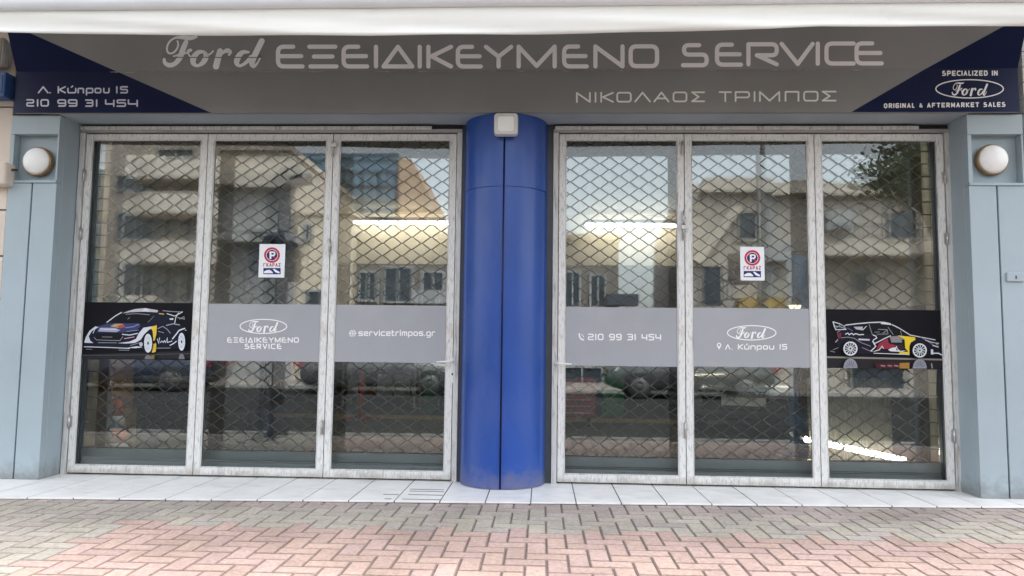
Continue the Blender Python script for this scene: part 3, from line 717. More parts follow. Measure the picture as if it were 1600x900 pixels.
# leaf 4
p = vprint(); p.stroke(fillet([(905, 521.5), (905.6, 526.5), (908, 530), (911.5, 531)], 3), [2.8, 2, 2, 2.8]+[2.4]*0 if False else 2.3); p.stroke(fillet([(908.5, 522), (911, 524), (911.8, 527)], 2), 1); p.mb.build('phone_symbol', M['white_ink'], bobs[3], recalc=False)
vprint().words('210 99 31 454', 918.5, 1033, 531.5, 532, 10.2, 1.8, M['white_ink'], bobs[3], gap=.17)
# leaf 5
p = vprint(); p.ring(1174.5, 520, 38, 11.2, 1.5); p.script(1150, 511, 1196, 528.5, wk=1.45); p.mb.build('emblem', M['white_ink'], bobs[4], recalc=False)
p = vprint(); p.ring(1123.5, 539, 2.7, 2.7, 1.6); p.poly([(1120.5, 541), (1126.5, 541), (1123.5, 546.5)]); p.mb.build('pin_symbol', M['white_ink'], bobs[4], recalc=False)
vprint().words('Λ. Κύπρου 15', 1133, 1230, 546.3, 546.3, 8.8, 1.6, M['white_ink'], bobs[4], gap=.17)

# rally cars printed on the two black bands
def car_front():
    p = vprint(); p.sw = .78; s = 220/1523; T = lambda x, y: (110+x*s, 460+y*s); L = lambda *a: [T(x, y) for x, y in a]
    wt = (.62, .65, .72); nv = (.010, .012, .028); gy = (.30, .31, .34); yl = (.72, .50, .06)
    p.poly(L((90, 650), (1300, 612), (1296, 695), (84, 697)), (.022, .022, .026))
    p.stroke(L((120, 660), (700, 655), (1290, 640)), 1.6, (.07, .07, .08), caps=False)
    p.poly(L((150, 530), (165, 470), (200, 400), (250, 355), (390, 300), (480, 235), (560, 190), (700, 160), (820, 150), (960, 175), (1100, 215), (1140, 290), (1190, 320), (1230, 370), (1245, 410), (1240, 560), (1200, 605), (1165, 590), (1100, 585), (900, 605), (850, 630), (800, 615), (780, 590), (160, 572)), nv)
    p.poly(L((560, 205), (640, 175), (700, 158), (810, 148), (950, 172), (940, 195), (800, 186), (650, 192)), (.50, .50, .54))
    p.poly(L((770, 185), (800, 152), (832, 152), (860, 188)), wt)
    p.poly(L((405, 300), (500, 222), (640, 207), (880, 226), (830, 312), (600, 308)), (.006, .007, .01))
    p.stroke(L((395, 302), (480, 237), (552, 195)), 1.8, wt)
    p.stroke(L((600, 214), (720, 208), (855, 220)), 1.1, gy); p.stroke(L((840, 300), (905, 235)), 1.0, (.2, .2, .22))
    p.stroke(L((620, 268), (640, 250)), .9, gy)
    p.poly(L((285, 410), (300, 350), (400, 315), (720, 312), (765, 340), (700, 395), (560, 412)), (.045, .055, .14))
    p.poly(L((300, 400), (320, 360), (480, 362), (540, 385), (500, 408)), (.38, .38, .50))
    p.poly(L((430, 345), (480, 318), (560, 318), (590, 345), (520, 362)), (.42, .32, .20)); p.poly(L((500, 345), (560, 325), (600, 350), (540, 368)), (.42, .08, .06))
    p.stroke(L((330, 372), (420, 378), (500, 376)), 1.4, wt); p.stroke(L((600, 360), (680, 350), (740, 322)), 1.8, (.20, .26, .46))
    p.poly(L((150, 522), (165, 465), (205, 395), (270, 345), (292, 352), (228, 402), (198, 452), (215, 500), (250, 526), (180, 524)), wt)
    p.stroke(L((245, 420), (265, 375), (300, 352)), 1.3, wt)
    p.poly(L((510, 527), (640, 510), (710, 480), (740, 420), (790, 360), (930, 338), (932, 352), (850, 382), (800, 430), (762, 490), (700, 525), (600, 532)), wt)
    p.poly(L((258, 462), (300, 425), (560, 425), (560, 465), (535, 496), (280, 488)), (.008, .008, .012))
    p.stroke(L((256, 465), (282, 492), (536, 500), (566, 458)), 1.2, gy); p.stroke(L((345, 460), (450, 462)), 1.5, (.22, .22, .24))
    p.stroke(L((562, 432), (640, 440), (725, 422)), 2.0, wt); p.stroke(L((585, 478), (690, 460)), 1.6, (.62, .35, .45)); p.stroke(L((610, 402), (735, 385)), 1.3, (.22, .26, .42))
    p.stroke(L((150, 566), (420, 574), (640, 584)), 1.6, wt); p.poly(L((610, 578), (720, 560), (782, 572), (700, 582)), wt)
    p.stroke(L((300, 522), (500, 524)), 1.2, gy); p.stroke(L((650, 552), (760, 520)), 1.2, gy); p.ellipse(*T(764, 540), 2.6, 3.4, (.5, .5, .54))
    p.stroke(L((170, 592), (235, 594)), .8, gy); p.stroke(L((525, 602), (635, 604)), 1.1, gy)
    p.poly(L((868, 352), (935, 333), (930, 430), (912, 500), (930, 545), (922, 622), (880, 632), (892, 560), (896, 480), (890, 400)), yl)
    p.poly(L((893, 505), (922, 495), (918, 530), (895, 535)), nv)
    p.stroke(L((940, 482), (955, 530), (965, 470)), 1.4, wt); p.stroke(L((972, 520), (990, 505), (1005, 520), (1018, 500), (1030, 520), (1048, 470), (1050, 520), (1098, 505)), 1.5, wt)
    p.stroke(L((945, 370), (1000, 345), (1050, 380), (1080, 420)), 1.5, gy); p.stroke(L((1040, 335), (1110, 318), (1180, 330)), 2.2, gy); p.stroke(L((950, 400), (1010, 415)), 1.2, gy)
    p.stroke(L((1078, 550), (1115, 532), (1145, 508)), 2, wt); p.stroke(L((1105, 480), (1145, 430), (1175, 390), (1235, 368)), 2.4, wt); p.stroke(L((1240, 385), (1252, 388)), 1.2, wt)
    p.poly(L((1070, 260), (1115, 258), (1110, 276), (1075, 274)), wt); p.stroke(L((1000, 176), (1100, 186), (1212, 190)), 1.4, gy); p.stroke(L((1045, 208), (1130, 235), (1212, 190)), 1.7, wt)
    p.stroke(L((1170, 200), (1140, 250), (1128, 310)), 1.6, wt); p.stroke(L((1160, 250), (1235, 268)), 1.4, gy); p.stroke(L((1180, 268), (1228, 240), (1232, 268)), 1.2, gy); p.stroke(L((960, 208), (1010, 213)), 1.6, yl)
    p.stroke(L((920, 582), (1080, 580)), 1.2, gy)
    for cx, cy, rx, ry in ((840, 528, 43, 102), (1203, 512, 37, 96)):
        X, Y = T(cx, cy); p.ellipse(X+.9, Y, rx*s*1.12, ry*s*1.08, (.008, .008, .01)); p.ellipse(X, Y, rx*s, ry*s, (.66, .70, .76))
        for k in range(12):
            an = k*math.pi/6; p.stroke([(X+rx*s*.42*math.cos(an), Y+ry*s*.42*math.sin(an)), (X+rx*s*.8*math.cos(an), Y+ry*s*.8*math.sin(an))], .55, (.25, .27, .32), caps=False)
        p.ellipse(X, Y, rx*s*.2, ry*s*.18, (.03, .03, .04))
        p.ellipse(X, T(0, 700)[1], rx*s*.85, 6.5 if cx < 1000 else 8.5, (.17, .17, .19), a0=math.pi, a1=2*math.pi)
    p.poly(L((870, 660), (910, 656), (905, 700), (868, 700)), (.20, .15, .05))
    p.mb.build('printed_car', M['ink'], bobs[0], recalc=False)
def car_side():
    p = vprint(); p.sw = .78; s = 220/1523; T = lambda x, y: (1280+x*s, 460+y*s); L = lambda *a: [T(x, y) for x, y in a]
    wt = (.62, .64, .67); nv = (.012, .010, .024); gy = (.26, .27, .29); yl = (.74, .55, .03); rd = (.26, .03, .05)
    p.poly(L((78, 668), (1378, 698), (1379, 716), (78, 688)), (.24, .22, .20)); p.poly(L((78, 690), (1379, 718), (1379, 800), (78, 796)), (.02, .018, .02))
    p.poly(L((190, 400), (285, 330), (540, 302), (660, 298), (790, 325), (870, 362), (990, 435), (1080, 445), (1230, 478), (1296, 530), (1292, 575), (1330, 650), (1200, 662), (1000, 645), (640, 642), (420, 640), (230, 605), (185, 520)), nv)
    p.poly(L((330, 345), (530, 322), (640, 320), (780, 335), (900, 400), (950, 445), (740, 440), (300, 425)), (.006, .006, .009))
    p.stroke(L((285, 332), (420, 316), (540, 305), (665, 300)), 2.0, wt); p.poly(L((660, 297), (700, 296), (775, 314), (782, 332), (670, 320)), wt)
    p.stroke(L((790, 328), (870, 368), (985, 440), (1100, 462), (1255, 492)), 1.7, wt); p.stroke(L((1100, 462), (1180, 510), (1240, 552), (1290, 568)), 1.4, gy)
    p.stroke(L((540, 325), (556, 380), (575, 435)), 1.2, gy); p.stroke(L((745, 355), (800, 435)), 1.2, gy); p.stroke(L((880, 395), (890, 440)), 1.0, gy)
    p.stroke(L((640, 378), (735, 382)), 1.4, gy); p.stroke(L((690, 420), (735, 385), (745, 430)), 1.4, gy); p.stroke(L((600, 410), (650, 405)), 1, gy); p.poly(L((620, 425), (745, 415), (745, 438), (620, 438)), (.10, .11, .12))
    p.poly(L((372, 350), (470, 348), (470, 388), (400, 378)), (.42, .43, .48)); p.stroke(L((470, 385), (510, 345)), 1.3, wt); p.stroke(L((310, 365), (360, 395)), 1.8, (.10, .12, .3))
    p.stroke(L((285, 430), (310, 418), (325, 436), (350, 420), (372, 436), (395, 424), (430, 436), (480, 434)), 1.9, wt); p.stroke(L((432, 486), (540, 492)), 3.2, (.5, .5, .55))
    p.stroke(L((240, 470), (310, 462), (380, 475), (450, 520), (555, 560)), 1.3, gy); p.stroke(L((465, 575), (540, 608), (590, 620)), 1.2, gy)
    p.poly(L((850, 443), (1035, 463), (1042, 490), (992, 520), (976, 560), (976, 657), (858, 640), (872, 625), (962, 620), (930, 580), (925, 500), (900, 470)), yl)
    p.poly(L((618, 605), (640, 540), (700, 492), (742, 478), (752, 530), (832, 550), (822, 592), (705, 590), (680, 582), (640, 608)), rd)
    p.stroke(L((585, 440), (612, 450), (622, 472), (590, 490), (578, 512), (602, 530), (645, 510), (700, 480), (770, 448)), 1.9, wt); p.stroke(L((560, 612), (600, 575), (612, 560), (590, 530)), 2.0, wt); p.stroke(L((600, 615), (650, 600), (680, 560), (695, 585)), 1.5, wt)
    p.poly(L((760, 455), (862, 448), (918, 482), (910, 522), (780, 520)), (.20, .22, .22)); p.stroke(L((790, 475), (870, 472)), 1.6, (.5, .2, .22)); p.stroke(L((785, 500), (880, 502)), 1.6, gy)
    p.poly(L((892, 490), (925, 488), (922, 530), (900, 528)), (.01, .01, .012)); p.poly(L((840, 545), (905, 532), (925, 590), (880, 605), (850, 590)), (.03, .02, .03))
    p.poly(L((745, 600), (780, 580), (838, 570), (830, 600), (880, 612), (940, 605), (900, 622), (770, 615)), wt); p.stroke(L((835, 560), (845, 590), (870, 610)), 1.4, wt)
    p.stroke(L((590, 636), (760, 642), (970, 650)), 1.3, wt)
    p.stroke(L((1150, 495), (1225, 520), (1292, 530)), 1.5, wt); p.stroke(L((1230, 552), (1288, 570)), 1.8, wt); p.stroke(L((1245, 520), (1285, 548)), 1.8, gy)
    p.poly(L((1208, 592), (1232, 596), (1236, 650), (1208, 648)), wt); p.stroke(L((1240, 636), (1290, 636), (1325, 655)), 2.4, wt)
    p.stroke(L((150, 296), (220, 318), (275, 345)), 1.7, wt); p.stroke(L((160, 342), (230, 350), (285, 372)), 2.2, gy); p.stroke(L((150, 298), (165, 345), (178, 382), (290, 378)), 1.7, wt); p.stroke(L((175, 372), (240, 322), (290, 370)), 1.3, gy); p.stroke(L((195, 415), (230, 385)), 1.2, gy)
    p.poly(L((190, 430), (240, 412), (235, 470), (210, 480)), (.16, .03, .05)); p.stroke(L((178, 515), (200, 490)), 1.8, (.45, .35, .38)); p.stroke(L((150, 600), (205, 575)), 1.1, gy); p.stroke(L((120, 612), (170, 625)), 1.1, gy)
    for cx, cy in ((338, 586), (1088, 606)):
        X, Y = T(cx, cy); r = 77*s; p.ellipse(X, Y, r*1.14, r*1.14, (.004, .004, .005)); p.ellipse(X, Y, r, r, wt); p.ellipse(X, Y, r*.80, r*.80, (.02, .022, .025))
        for k in range(12):
            an = k*math.pi/6+.1; p.stroke([(X+r*.2*math.cos(an), Y+r*.2*math.sin(an)), (X+r*.84*math.cos(an), Y+r*.84*math.sin(an))], 1.5, wt, caps=False)
        p.ellipse(X, Y, r*.32, r*.32, (.5, .55, .58)); p.ellipse(X, Y, r*.13, r*.13, (.02, .02, .02))
        p.ellipse(X, T(0, 797)[1]+(cx > 500)*.6, r*.98, r*1.35, (.24, .25, .29), a0=math.pi, a1=2*math.pi)
        for k in range(1, 7):
            an = math.pi+k*math.pi/7; p.stroke([(X+r*.3*math.cos(an), T(0, 797)[1]+r*.4*math.sin(an)), (X+r*.75*math.cos(an), T(0, 797)[1]+r*1.05*math.sin(an))], .8, (.06, .06, .08), caps=False)
    p.poly(L((600, 745), (865, 735), (862, 800), (620, 800)), (.055, .012, .018)); p.poly(L((870, 742), (975, 738), (975, 802), (868, 800)), (.33, .17, .04))
    for x in (690, 765, 835): p.stroke(L((x-18, 770), (x+18, 775)), 3, (.26, .16, .18))
    p.stroke(L((1215, 750), (1222, 795)), 2.5, gy)
    p.mb.build('printed_car', M['ink'], bobs[5], recalc=False)
car_front(); car_side()

# bolts, chains, lever handles on the leaves
def hang_bolt(lf, px, py, ln=.09):
    c = at(px, py, -.012)
    m = MB(); m.box(c.x-.012, c.x+.012, -.008, -.0005, c.z-ln, c.z+.02); m.tube([(c.x, -.018, c.z-ln+.01), (c.x, -.018, c.z+.03)], .007, 8)
    m.tube([(c.x, -.018, c.z-.02), (c.x+.018, -.028, c.z-.03)], .005, 6); m.build('bolt', M['steel'], lf)
hang_bolt(leaves[1], 520, 228); hang_bolt(leaves[1], 515.5, 380); hang_bolt(leaves[1], 503, 662)
hang_bolt(leaves[3], 1066, 226); hang_bolt(leaves[3], 1068, 335, .11); hang_bolt(leaves[3], 1068, 356, .1); hang_bolt(leaves[3], 1071, 665, .1)
def padlock(lf, px, py):
    c = at(px, py, -.02); m = MB(); m.box(c.x-.018, c.x+.018, -.03, -.012, c.z-.03, c.z)
    m.tube([(c.x-.011, -.021, c.z), (c.x-.011, -.021, c.z+.02), (c.x, -.021, c.z+.03), (c.x+.011, -.021, c.z+.02), (c.x+.011, -.021, c.z)], .004, 6)
    m.build('padlock', M['steel'], lf)
padlock(leaves[1], 522, 224); padlock(leaves[3], 1068, 352)
def lever(lf, px, py, d):
    c = at(px, py, -.03); m = MB()
    m.box(c.x-.017, c.x+.017, -.007, -.0005, c.z-.17, c.z+.03); m.build('lock_plate', M['frame'], lf, bevel=.002)
    m = MB(); m.tube([(c.x, -.007, c.z), (c.x, -.045, c.z)], .010, 10); m.tube([(c.x, -.045, c.z), (c.x+d*.03, -.05, c.z), (c.x+d*.125, -.048, c.z-.004)], [.007, .007, .006], 10)
    m.build('handle', M['white'], lf)
    MB().lathe((c.x, -.0072, c.z-.10), (0, -1, 0), [(.009, 0), (.009, .003)], 16).build('keyhole', M['black'], lf)
lever(leaves[2], 707, 565, -1); lever(leaves[3], 868, 568, 1)

# garage notices on the glass
def notice(cx, cy, wp, hp, label):
    P = [at(cx-wp/2, cy-hp/2, YB), at(cx+wp/2, cy+hp/2, YB)]
    r = thing('parking_notice', label, 'notice', ((P[0].x+P[1].x)/2, YB, P[1].z), group='no parking notices on the glass')
    B(P[0].x, P[1].x, YB-.002, YB+.0008, P[1].z, P[0].z).build('plate', M['plate'], r, bevel=.0008)
    def pr(): return Print((0, YB-.002, 0), (0, -1, 0), .0006)
    rd, nv, wt = (.55, .035, .06), (.02, .035, .16), (.85, .86, .88)
    y = cy-hp*.17
    p = pr(); p.ellipse(cx, y, 12.4, 12.2, rd); p.ellipse(cx, y, 11.2, 11, wt); p.ring(cx, y, 10.2, 10, 2.0, rd); p.ellipse(cx, y, 8.4, 8.2, nv)
    p.stroke([(cx-6, y-5.6), (cx+6, y+5.6)], 2.2, rd, caps=False)
    p.stroke([(cx-2.4, y+6), (cx-2.4, y-4.6)], 2.8, wt, caps=False); p.stroke(fillet([(cx-2.4, y-4.6), (cx+4.2, y-4.6), (cx+4.2, y+.6), (cx-1.6, y+.6)], 2.6), 2.4, wt)
    p.mb.build('symbol', M['ink'], r, recalc=False)
    p = pr(); p.text('ΓΚΑΡΑZ', cx-13.5, cx+13.5, cy+hp*.175, cy+hp*.175, 5.6, 1.15, (.42, .05, .10), gap=.3); p.mb.build('lettering', M['ink'], r, recalc=False)
    p = pr(); a, b_ = cy+hp*.215, cy+hp*.40
    p.poly([(cx-13.5, a), (cx+13.5, a), (cx+13.5, b_), (cx-13.5, b_)], nv)
    p.poly([(cx-12.5, b_-1.6), (cx-12.5, b_-4.2), (cx-8, b_-6.6), (cx-3, b_-6.8), (cx+1, b_-3.4), (cx+1.6, b_-1.6)], wt)
    p.poly([(cx+1, a+1.4), (cx+3.4, a+1.2), (cx+12.2, b_-3.4), (cx+11, b_-1.2), (cx+5, b_-3.2)], wt)
    p.mb.build('tow_symbol', M['ink'], r, recalc=False)
notice(425, 407.5, 38.5, 52.5, 'white garage no parking notice on the glass left of the blue column')
notice(1175.5, 412, 38.5, 53, 'white garage no parking notice on the glass right of the blue column')

# ------------------------------------------------------------------ rolling grilles behind the glass
def grille(x0, x1, label):
    r = thing('rolling_grille', label, 'security grille', ((x0+x1)/2, .2, 0), group='rolling grilles behind the doors')
    GY = .2; PW, PH = .1635, .0525; m = MB(); ax0, ax1 = x0+.05, x1-.05
    nz = int((2.86-.18)/PH); nx = int((ax1-ax0-.12)/PW); st = (ax1-ax0-nx*PW)/2
    for i in range(nz):
        z = .185+i*PH; pts = []; up = i % 2
        lo, hi = z+.0, z+PH
        pts.append((ax0, GY, (hi if up else lo)))
        for k in range(2*nx+1):
            x = ax0+st+k*PW/2; zz = hi if (k+up) % 2 else lo
            if k % 2 == 0: zz = hi if up else lo
            else: zz = lo if up else hi
            jit = random.uniform(-.0015, .0015)
            pts += [(x-.007, GY+.001*(1 if up else -1), zz+jit), (x+.007, GY+.001*(1 if up else -1), zz+jit)]
        pts.append((ax1, GY, (hi if up else lo)))
        m.tube(pts, .0050, 6, cap=False)
    m.build('mesh_curtain', M['grille'], r, recalc=False)
    s = MB()
    s.box(x0+.045, x1-.045, GY-.014, GY+.014, .008, .088); s.box(x0+.045, x1-.045, GY-.011, GY+.011, .092, .102); s.box(x0+.045, x1-.045, GY-.014, GY+.014, .106, .182)
    s.build('bottom_slat', M['slat'], r, bevel=.004)
    for a, b_ in ((x0, x0+.046), (x1-.046, x1)):
        B(a, b_, GY-.035, GY+.035, 0.0, 2.868).build('guide_rail', M['guide'], r, bevel=.003)
for x0, x1, lab in ((-3.52, -.37, 'inner fixed glazing behind the grille left of the blue column'), (.345, 3.46, 'inner fixed glazing behind the grille right of the blue column')):
    ig = thing('inner_glazing', lab, 'glazing', ((x0+x1)/2, .24, 0), group='inner glazing behind the grilles')
    B(x0, x1, .2064, .2110, .19, 2.86).build('glass_pane', M['inner_glass'], ig)
    B(x0, x1, .2146, .262, .0, .189).build('bottom_channel', M['guide'], ig)
grille(-3.573, -.325, 'metal diamond mesh security grille behind the left set of doors')
grille(.30, 3.51, 'metal diamond mesh security grille behind the right set of doors')

# ------------------------------------------------------------------ fascia sign
SY = -0.30; ZC = 3.212; FL = 0.45; XL_, XR_ = -3.935, 3.875; ZTOP = 3.62
sg = thing('shop_sign', 'long grey and navy fascia sign with Greek lettering above both doors', 'sign', (0, SY, ZS))
ZL = 2.872; yt = SY-FL*(ZTOP-ZC)
prof = [(SY, ZL), (SY, ZC), (yt, ZTOP), (yt+.05, ZTOP), (yt+.06, ZTOP-.02), (-.272, ZC+.05), (-.272, ZL)]
MB().prism([(XL_, y, z) for y, z in prof], (XR_-XL_, 0, 0)).build('panel', M['sign_grey'], sg, bevel=.006)
nU = Vector((0, -1, -FL)).normalized(); p0U = Vector((0, SY, ZC)); p0L = Vector((0, SY, 0)); nL = Vector((0, -1, 0))
up = lambda lift=.0015: Print(p0U, nU, lift); lowp = lambda lift=.0015: Print(p0L, nL, lift)
# navy corner fields
def field(side):
    m = MB()
    if side < 0: cr, bt, lim = 182, 330, XL_+.002; ysl = (111, 176)
    else: cr, bt, lim = 1447, 1330, XR_-.002; ysl = (107, 173)
    c = hit(cr, ysl[0], p0L, nL); b_ = hit(bt, ysl[1], p0L, nL); off = nL*.0012
    m.poly([Vector((lim, SY, ZL+.001))+off, Vector((b_.x, SY, ZL+.001))+off, Vector((c.x, SY, ZC))+off, Vector((lim, SY, ZC))+off])
    t = hit(52 if side < 0 else 1570, 54 if side < 0 else 40, p0U, nU); c2 = Vector((c.x, SY, ZC)); d = t-c2
    k = (lim-c2.x)/d.x; e = c2+d*k; off = nU*.0012
    if e.z > ZTOP-.002:
        k2 = (ZTOP-.002-c2.z)/d.z; e2 = c2+d*k2
        m.poly([Vector((lim, SY, ZC))+off, c2+off, e2+off, Vector((lim, e2.y, e2.z))+off])
    else: m.poly([Vector((lim, SY, ZC))+off, c2+off, e+off])
    m.build('navy_field', M['sign_blue'], sg)
field(-1); field(1)
p = up()
for ch, x0, x1, yb, h in (
 ('Є', 431, 476, 110.3, 37.5), ('Ξ', 480, 529, 110.3, 37.5), ('Є', 533.5, 577, 110.3, 37.5), ('Ι', 582, 593, 110.3, 37.3), ('Δ', 596, 647.5, 110.3, 37.3), ('Ι', 650.5, 661, 110.3, 37.3),
 ('Κ', 666, 708, 110.4, 37.4), ('Є', 712, 754.5, 110.4, 37.4), ('Υ', 756, 802, 110.4, 37.4), ('Μ', 807, 870, 110.3, 37.6), ('Є', 878, 920, 110.2, 37.6), ('Ν', 927, 976, 110.2, 37.8), ('Ο', 982, 1030, 109.8, 37.6),
 ('S', 1064, 1107.5, 108.4, 38), ('Є', 1117, 1161, 107.6, 38), ('R', 1166, 1217, 107, 38), ('V', 1218, 1273, 106.4, 38), ('Ι', 1271.5, 1284, 106, 38), ('C', 1288, 1337, 105.8, 38), ('Є', 1335, 1381, 105.6, 38)):
    p.glyph(ch, x0, x1, yb-3.2, h, 6.7)
    if (ch, x0) in (('Ο', 982), ('Є', 1335)): p.mb.build('lettering', M['sign_ink'], sg, recalc=False); p = up()
p = up(); p.script(254, 55.5, 411, 105, wk=1.3); so_ = p.mb.build('script_word', M['sign_ink'], sg, recalc=False)
p = up(.0075); p.stroke([(250, 89.8), (414, 89.8)], 1.5, caps=False); p.mb.build('script_cut', M['sign_grey'], sg, recalc=False)
p = lowp()
for ch, x0, x1 in (('Ν', 900, 923), ('Ι', 928, 933), ('Κ', 938, 959), ('Ο', 963, 987), ('Λ', 991, 1017), ('Α', 1021, 1046), ('Ο', 1051, 1074), ('Σ', 1080, 1101.5), ('Τ', 1123, 1143.5), ('Ρ', 1148, 1172), ('Ι', 1177, 1181), ('Μ', 1186, 1219), ('Π', 1226, 1249), ('Ο', 1255, 1279), ('Σ', 1284, 1307)):
    t = (x0-900)/407; p.glyph(ch, x0, x1, 160.6-2.2*t, 16.8, 2.7)
    if (ch, x0) in (('Σ', 1080), ('Σ', 1284)): p.mb.build('lettering', M['sign_ink'], sg, recalc=False); p = lowp()
p = lowp(.003)
for ch, x0, x1, yb, h in (('Λ', 59, 76, 146, 11.5), ('.', 76.5, 80, 146, 11.5), ('Κ', 90, 103, 146, 11.5), ('ύ', 105, 119.5, 146, 11.5), ('π', 121, 131.5, 146, 11.5), ('ρ', 134, 146, 146, 11.5), ('ο', 147.5, 158.5, 146, 11.5), ('υ', 161, 171.5, 146, 11.5), ('Ι', 181, 184, 146, 11.5), ('5', 187.5, 200, 146, 11.5),
 ('2', 41, 53.5, 166.6, 11.8), ('Ι', 57, 60.5, 166.6, 11.8), ('0', 63, 76.5, 166.6, 11.8), ('9', 89.5, 103.5, 166.8, 11.8), ('9', 106, 121, 166.8, 11.8), ('3', 133, 146, 167, 11.8), ('Ι', 149, 153, 167, 11.8), ('4', 164, 179, 167, 11.8), ('5', 182, 197, 167, 11.8), ('4', 199.5, 215.5, 167, 11.8)):
    p.glyph(ch, x0, x1, yb, h, 2.3)
    if (ch, x0) in (('.', 76.5), ('υ', 161), ('5', 187.5), ('0', 63), ('9', 106), ('Ι', 149), ('4', 199.5)): p.mb.build('lettering', M['sign_ink2'], sg, recalc=False); p = lowp(.003)
lowp(.003).words('SPECIALIZED IN', 1472, 1559, 118.6, 118.2, 8.2, 1.9, M['white_ink'], sg); lowp(.003).words('ORIGINAL & AFTERMARKET SALES', 1381, 1571, 169, 166.8, 7.6, 1.8, M['white_ink'], sg, gap=.3)
p = lowp(.003); p.ring(1515, 138.8, 52.8, 14.3, 1.7); p.script(1487, 128.5, 1543, 149.5, wk=1.25); p.mb.build('emblem', M['white_ink'], sg, recalc=False)

rg = random.Random(11); SCUFF = mat('scuffed_sign_vinyl', (.33, .32, .30), .6, var=.3, vs=20)
for i in range(44):
    m = MB()
    x = rg.uniform(XL_+.7, XR_-.7); wdt = rg.uniform(.03, .22); hgt = rg.uniform(.004, .014)
    n_ = 7; top = [(x+wdt*k/n_, ZC-.004-hgt*.15*rg.random()) for k in range(n_+1)]; bt = [(x+wdt*k/n_, ZC-.006-hgt*(.3+.7*rg.random())*math.sin(math.pi*(k+.4)/(n_+.8))) for k in range(n_, -1, -1)]
    yy = SY-.0016-.00008*i
    for k in range(n_): m.add([(top[k][0], yy, top[k][1]), (top[k+1][0], yy, top[k+1][1]), (bt[n_-1-k][0], yy, bt[n_-1-k][1]), (bt[n_-k][0], yy, bt[n_-k][1])], [(0, 1, 2, 3)])
    m.build('scuff', SCUFF, sg)

# ------------------------------------------------------------------ awning
AY = -1.33
aw = thing('awning', 'white cloth awning drawn out along the whole shopfront above the sign', 'awning', (0, AY, 3.1))
bot = [(-300, 52), (0, 52), (120, 52.5), (240, 53.5), (400, 54.5), (520, 56), (580, 56.5), (680, 55), (800, 53.5), (900, 51.5), (1000, 49), (1100, 47.5), (1200, 46), (1280, 42.5), (1400, 42), (1500, 40.5), (1600, 39), (1900, 37)]
bar = [(-300, 21), (0, 20), (400, 18.5), (800, 16), (1100, 11.5), (1200, 9), (1600, 4), (1900, 1)]
def interp(tab, x):
    for (a, b_), (c, d) in zip(tab[:-1], tab[1:]):
        if a <= x <= c: return b_+(d-b_)*(x-a)/(c-a)
    return tab[-1][1]
vs = []; fs = []; NXA = 160; NZ = 7
for i in range(NXA+1):
    px = -300+2200*i/NXA; pb = at(px, interp(bot, px), AY); pt = at(px, interp(bar, px)-6, AY)
    for k in range(NZ+1):
        t = k/NZ; x = pb.x; z = pb.z+(pt.z-pb.z)*t
        y = AY+.012*math.sin(x*2.3+k)*(1-t)+.004*math.sin(x*6.1+2*k)*(1-t)+.010*math.exp(-((x+.8)/.25)**2)*math.sin(9*t)*.6
        vs.append((x, y-.0025, z)); 
n1 = len(vs)
vs += [(x, y+.005, z) for x, y, z in vs]
for i in range(NXA):
    for k in range(NZ):
        a = i*(NZ+1)+k; fs.append((a, a+NZ+1, a+NZ+2, a+1)); fs.append((n1+a, n1+a+1, n1+a+NZ+2, n1+a+NZ+1))
    a = i*(NZ+1); fs.append((a, n1+a, n1+a+NZ+1, a+NZ+1))
MB().add(vs, fs, True).build('valance', M['awning'], aw, recalc=False)
L_, R_ = at(-300, interp(bar, -300), AY), at(1900, interp(bar, 1900), AY)
bp_ = MB(); P = []
for an, rr in [(k*math.pi/6, .05) for k in range(12)]: P.append((rr*1.0*math.cos(an)-.01, .062+rr*1.25*math.sin(an)))
vs = []; n = len(P)
for E_ in (L_, R_):
    for y, z in P: vs.append((E_.x, AY+y, E_.z+z))
bp_.add(vs, [(k, (k+1) % n, n+(k+1) % n, n+k) for k in range(n)]+[tuple(range(n)), tuple(range(2*n-1, n-1, -1))], True)
bp_.build('front_bar', M['bar'], aw)
m = MB(); zA, zB = (L_.z+R_.z)/2+.10, 3.95
m.prism([(L_.x, AY-.01, zA), (L_.x, -.275, zB), (L_.x, -.275, zB+.01), (L_.x, AY-.01, zA+.01)], (R_.x-L_.x, 0, 0)).build('canopy', M['awning'], aw)
for x in (-4.6, 0.1, 4.6):
    MB().tube([(x, -.27, 3.75), (x-.12, -.75, 3.66), (x, AY+.04, zA-.02)], .022, 8).build('arm', M['bar'], aw)

# ------------------------------------------------------------------ neighbours left and right
nb = thing('neighbour_wall', 'cream stone clad wall of the house left of the pale blue pilaster', 'wall', (-4.8, -.2, 0))
zs = [0.0]+[at(8, y, -.24).z for y in (467, 400, 328, 167)]+[3.6, 4.6]
zs = sorted(z for z in zs)
zs[0] = -.01
for a, b_ in zip(zs[:-1], zs[1:]): B(-7.6, -3.985, -.24, -.16, a+.006, b_-.006).build('stone_course', M['neigh'], nb, bevel=.004)
B(-7.6, -3.986, -.16, .09, 0, 4.6).build('backing', M['dark'], nb)
p0, p1 = at(-60, 112, -.36), at(22, 158, -.25)
sb = thing('sign_box', 'small dark blue sign box hung on the cream wall at the left', 'sign', ((p0.x+p1.x)/2, -.4, p1.z))
B(p0.x, p1.x, -.36, -.245, p1.z, p0.z).build('case', M['shopblue'], sb, bevel=.008)
B(p0.x, p1.x-.02, -.365, -.3605, p1.z+.03, p0.z-.03).build('face', M['shopblue'], sb, bevel=.002)
p0, p1 = at(-60, 56, -.36), at(14, 110, -.25)
ca = thing('awning_cassette', 'beige rounded awning cassette above the blue sign box at the left', 'awning', ((p0.x+p1.x)/2, -.4, p1.z))
q = rsq(-.37, -.25, p1.z, p0.z, .05)
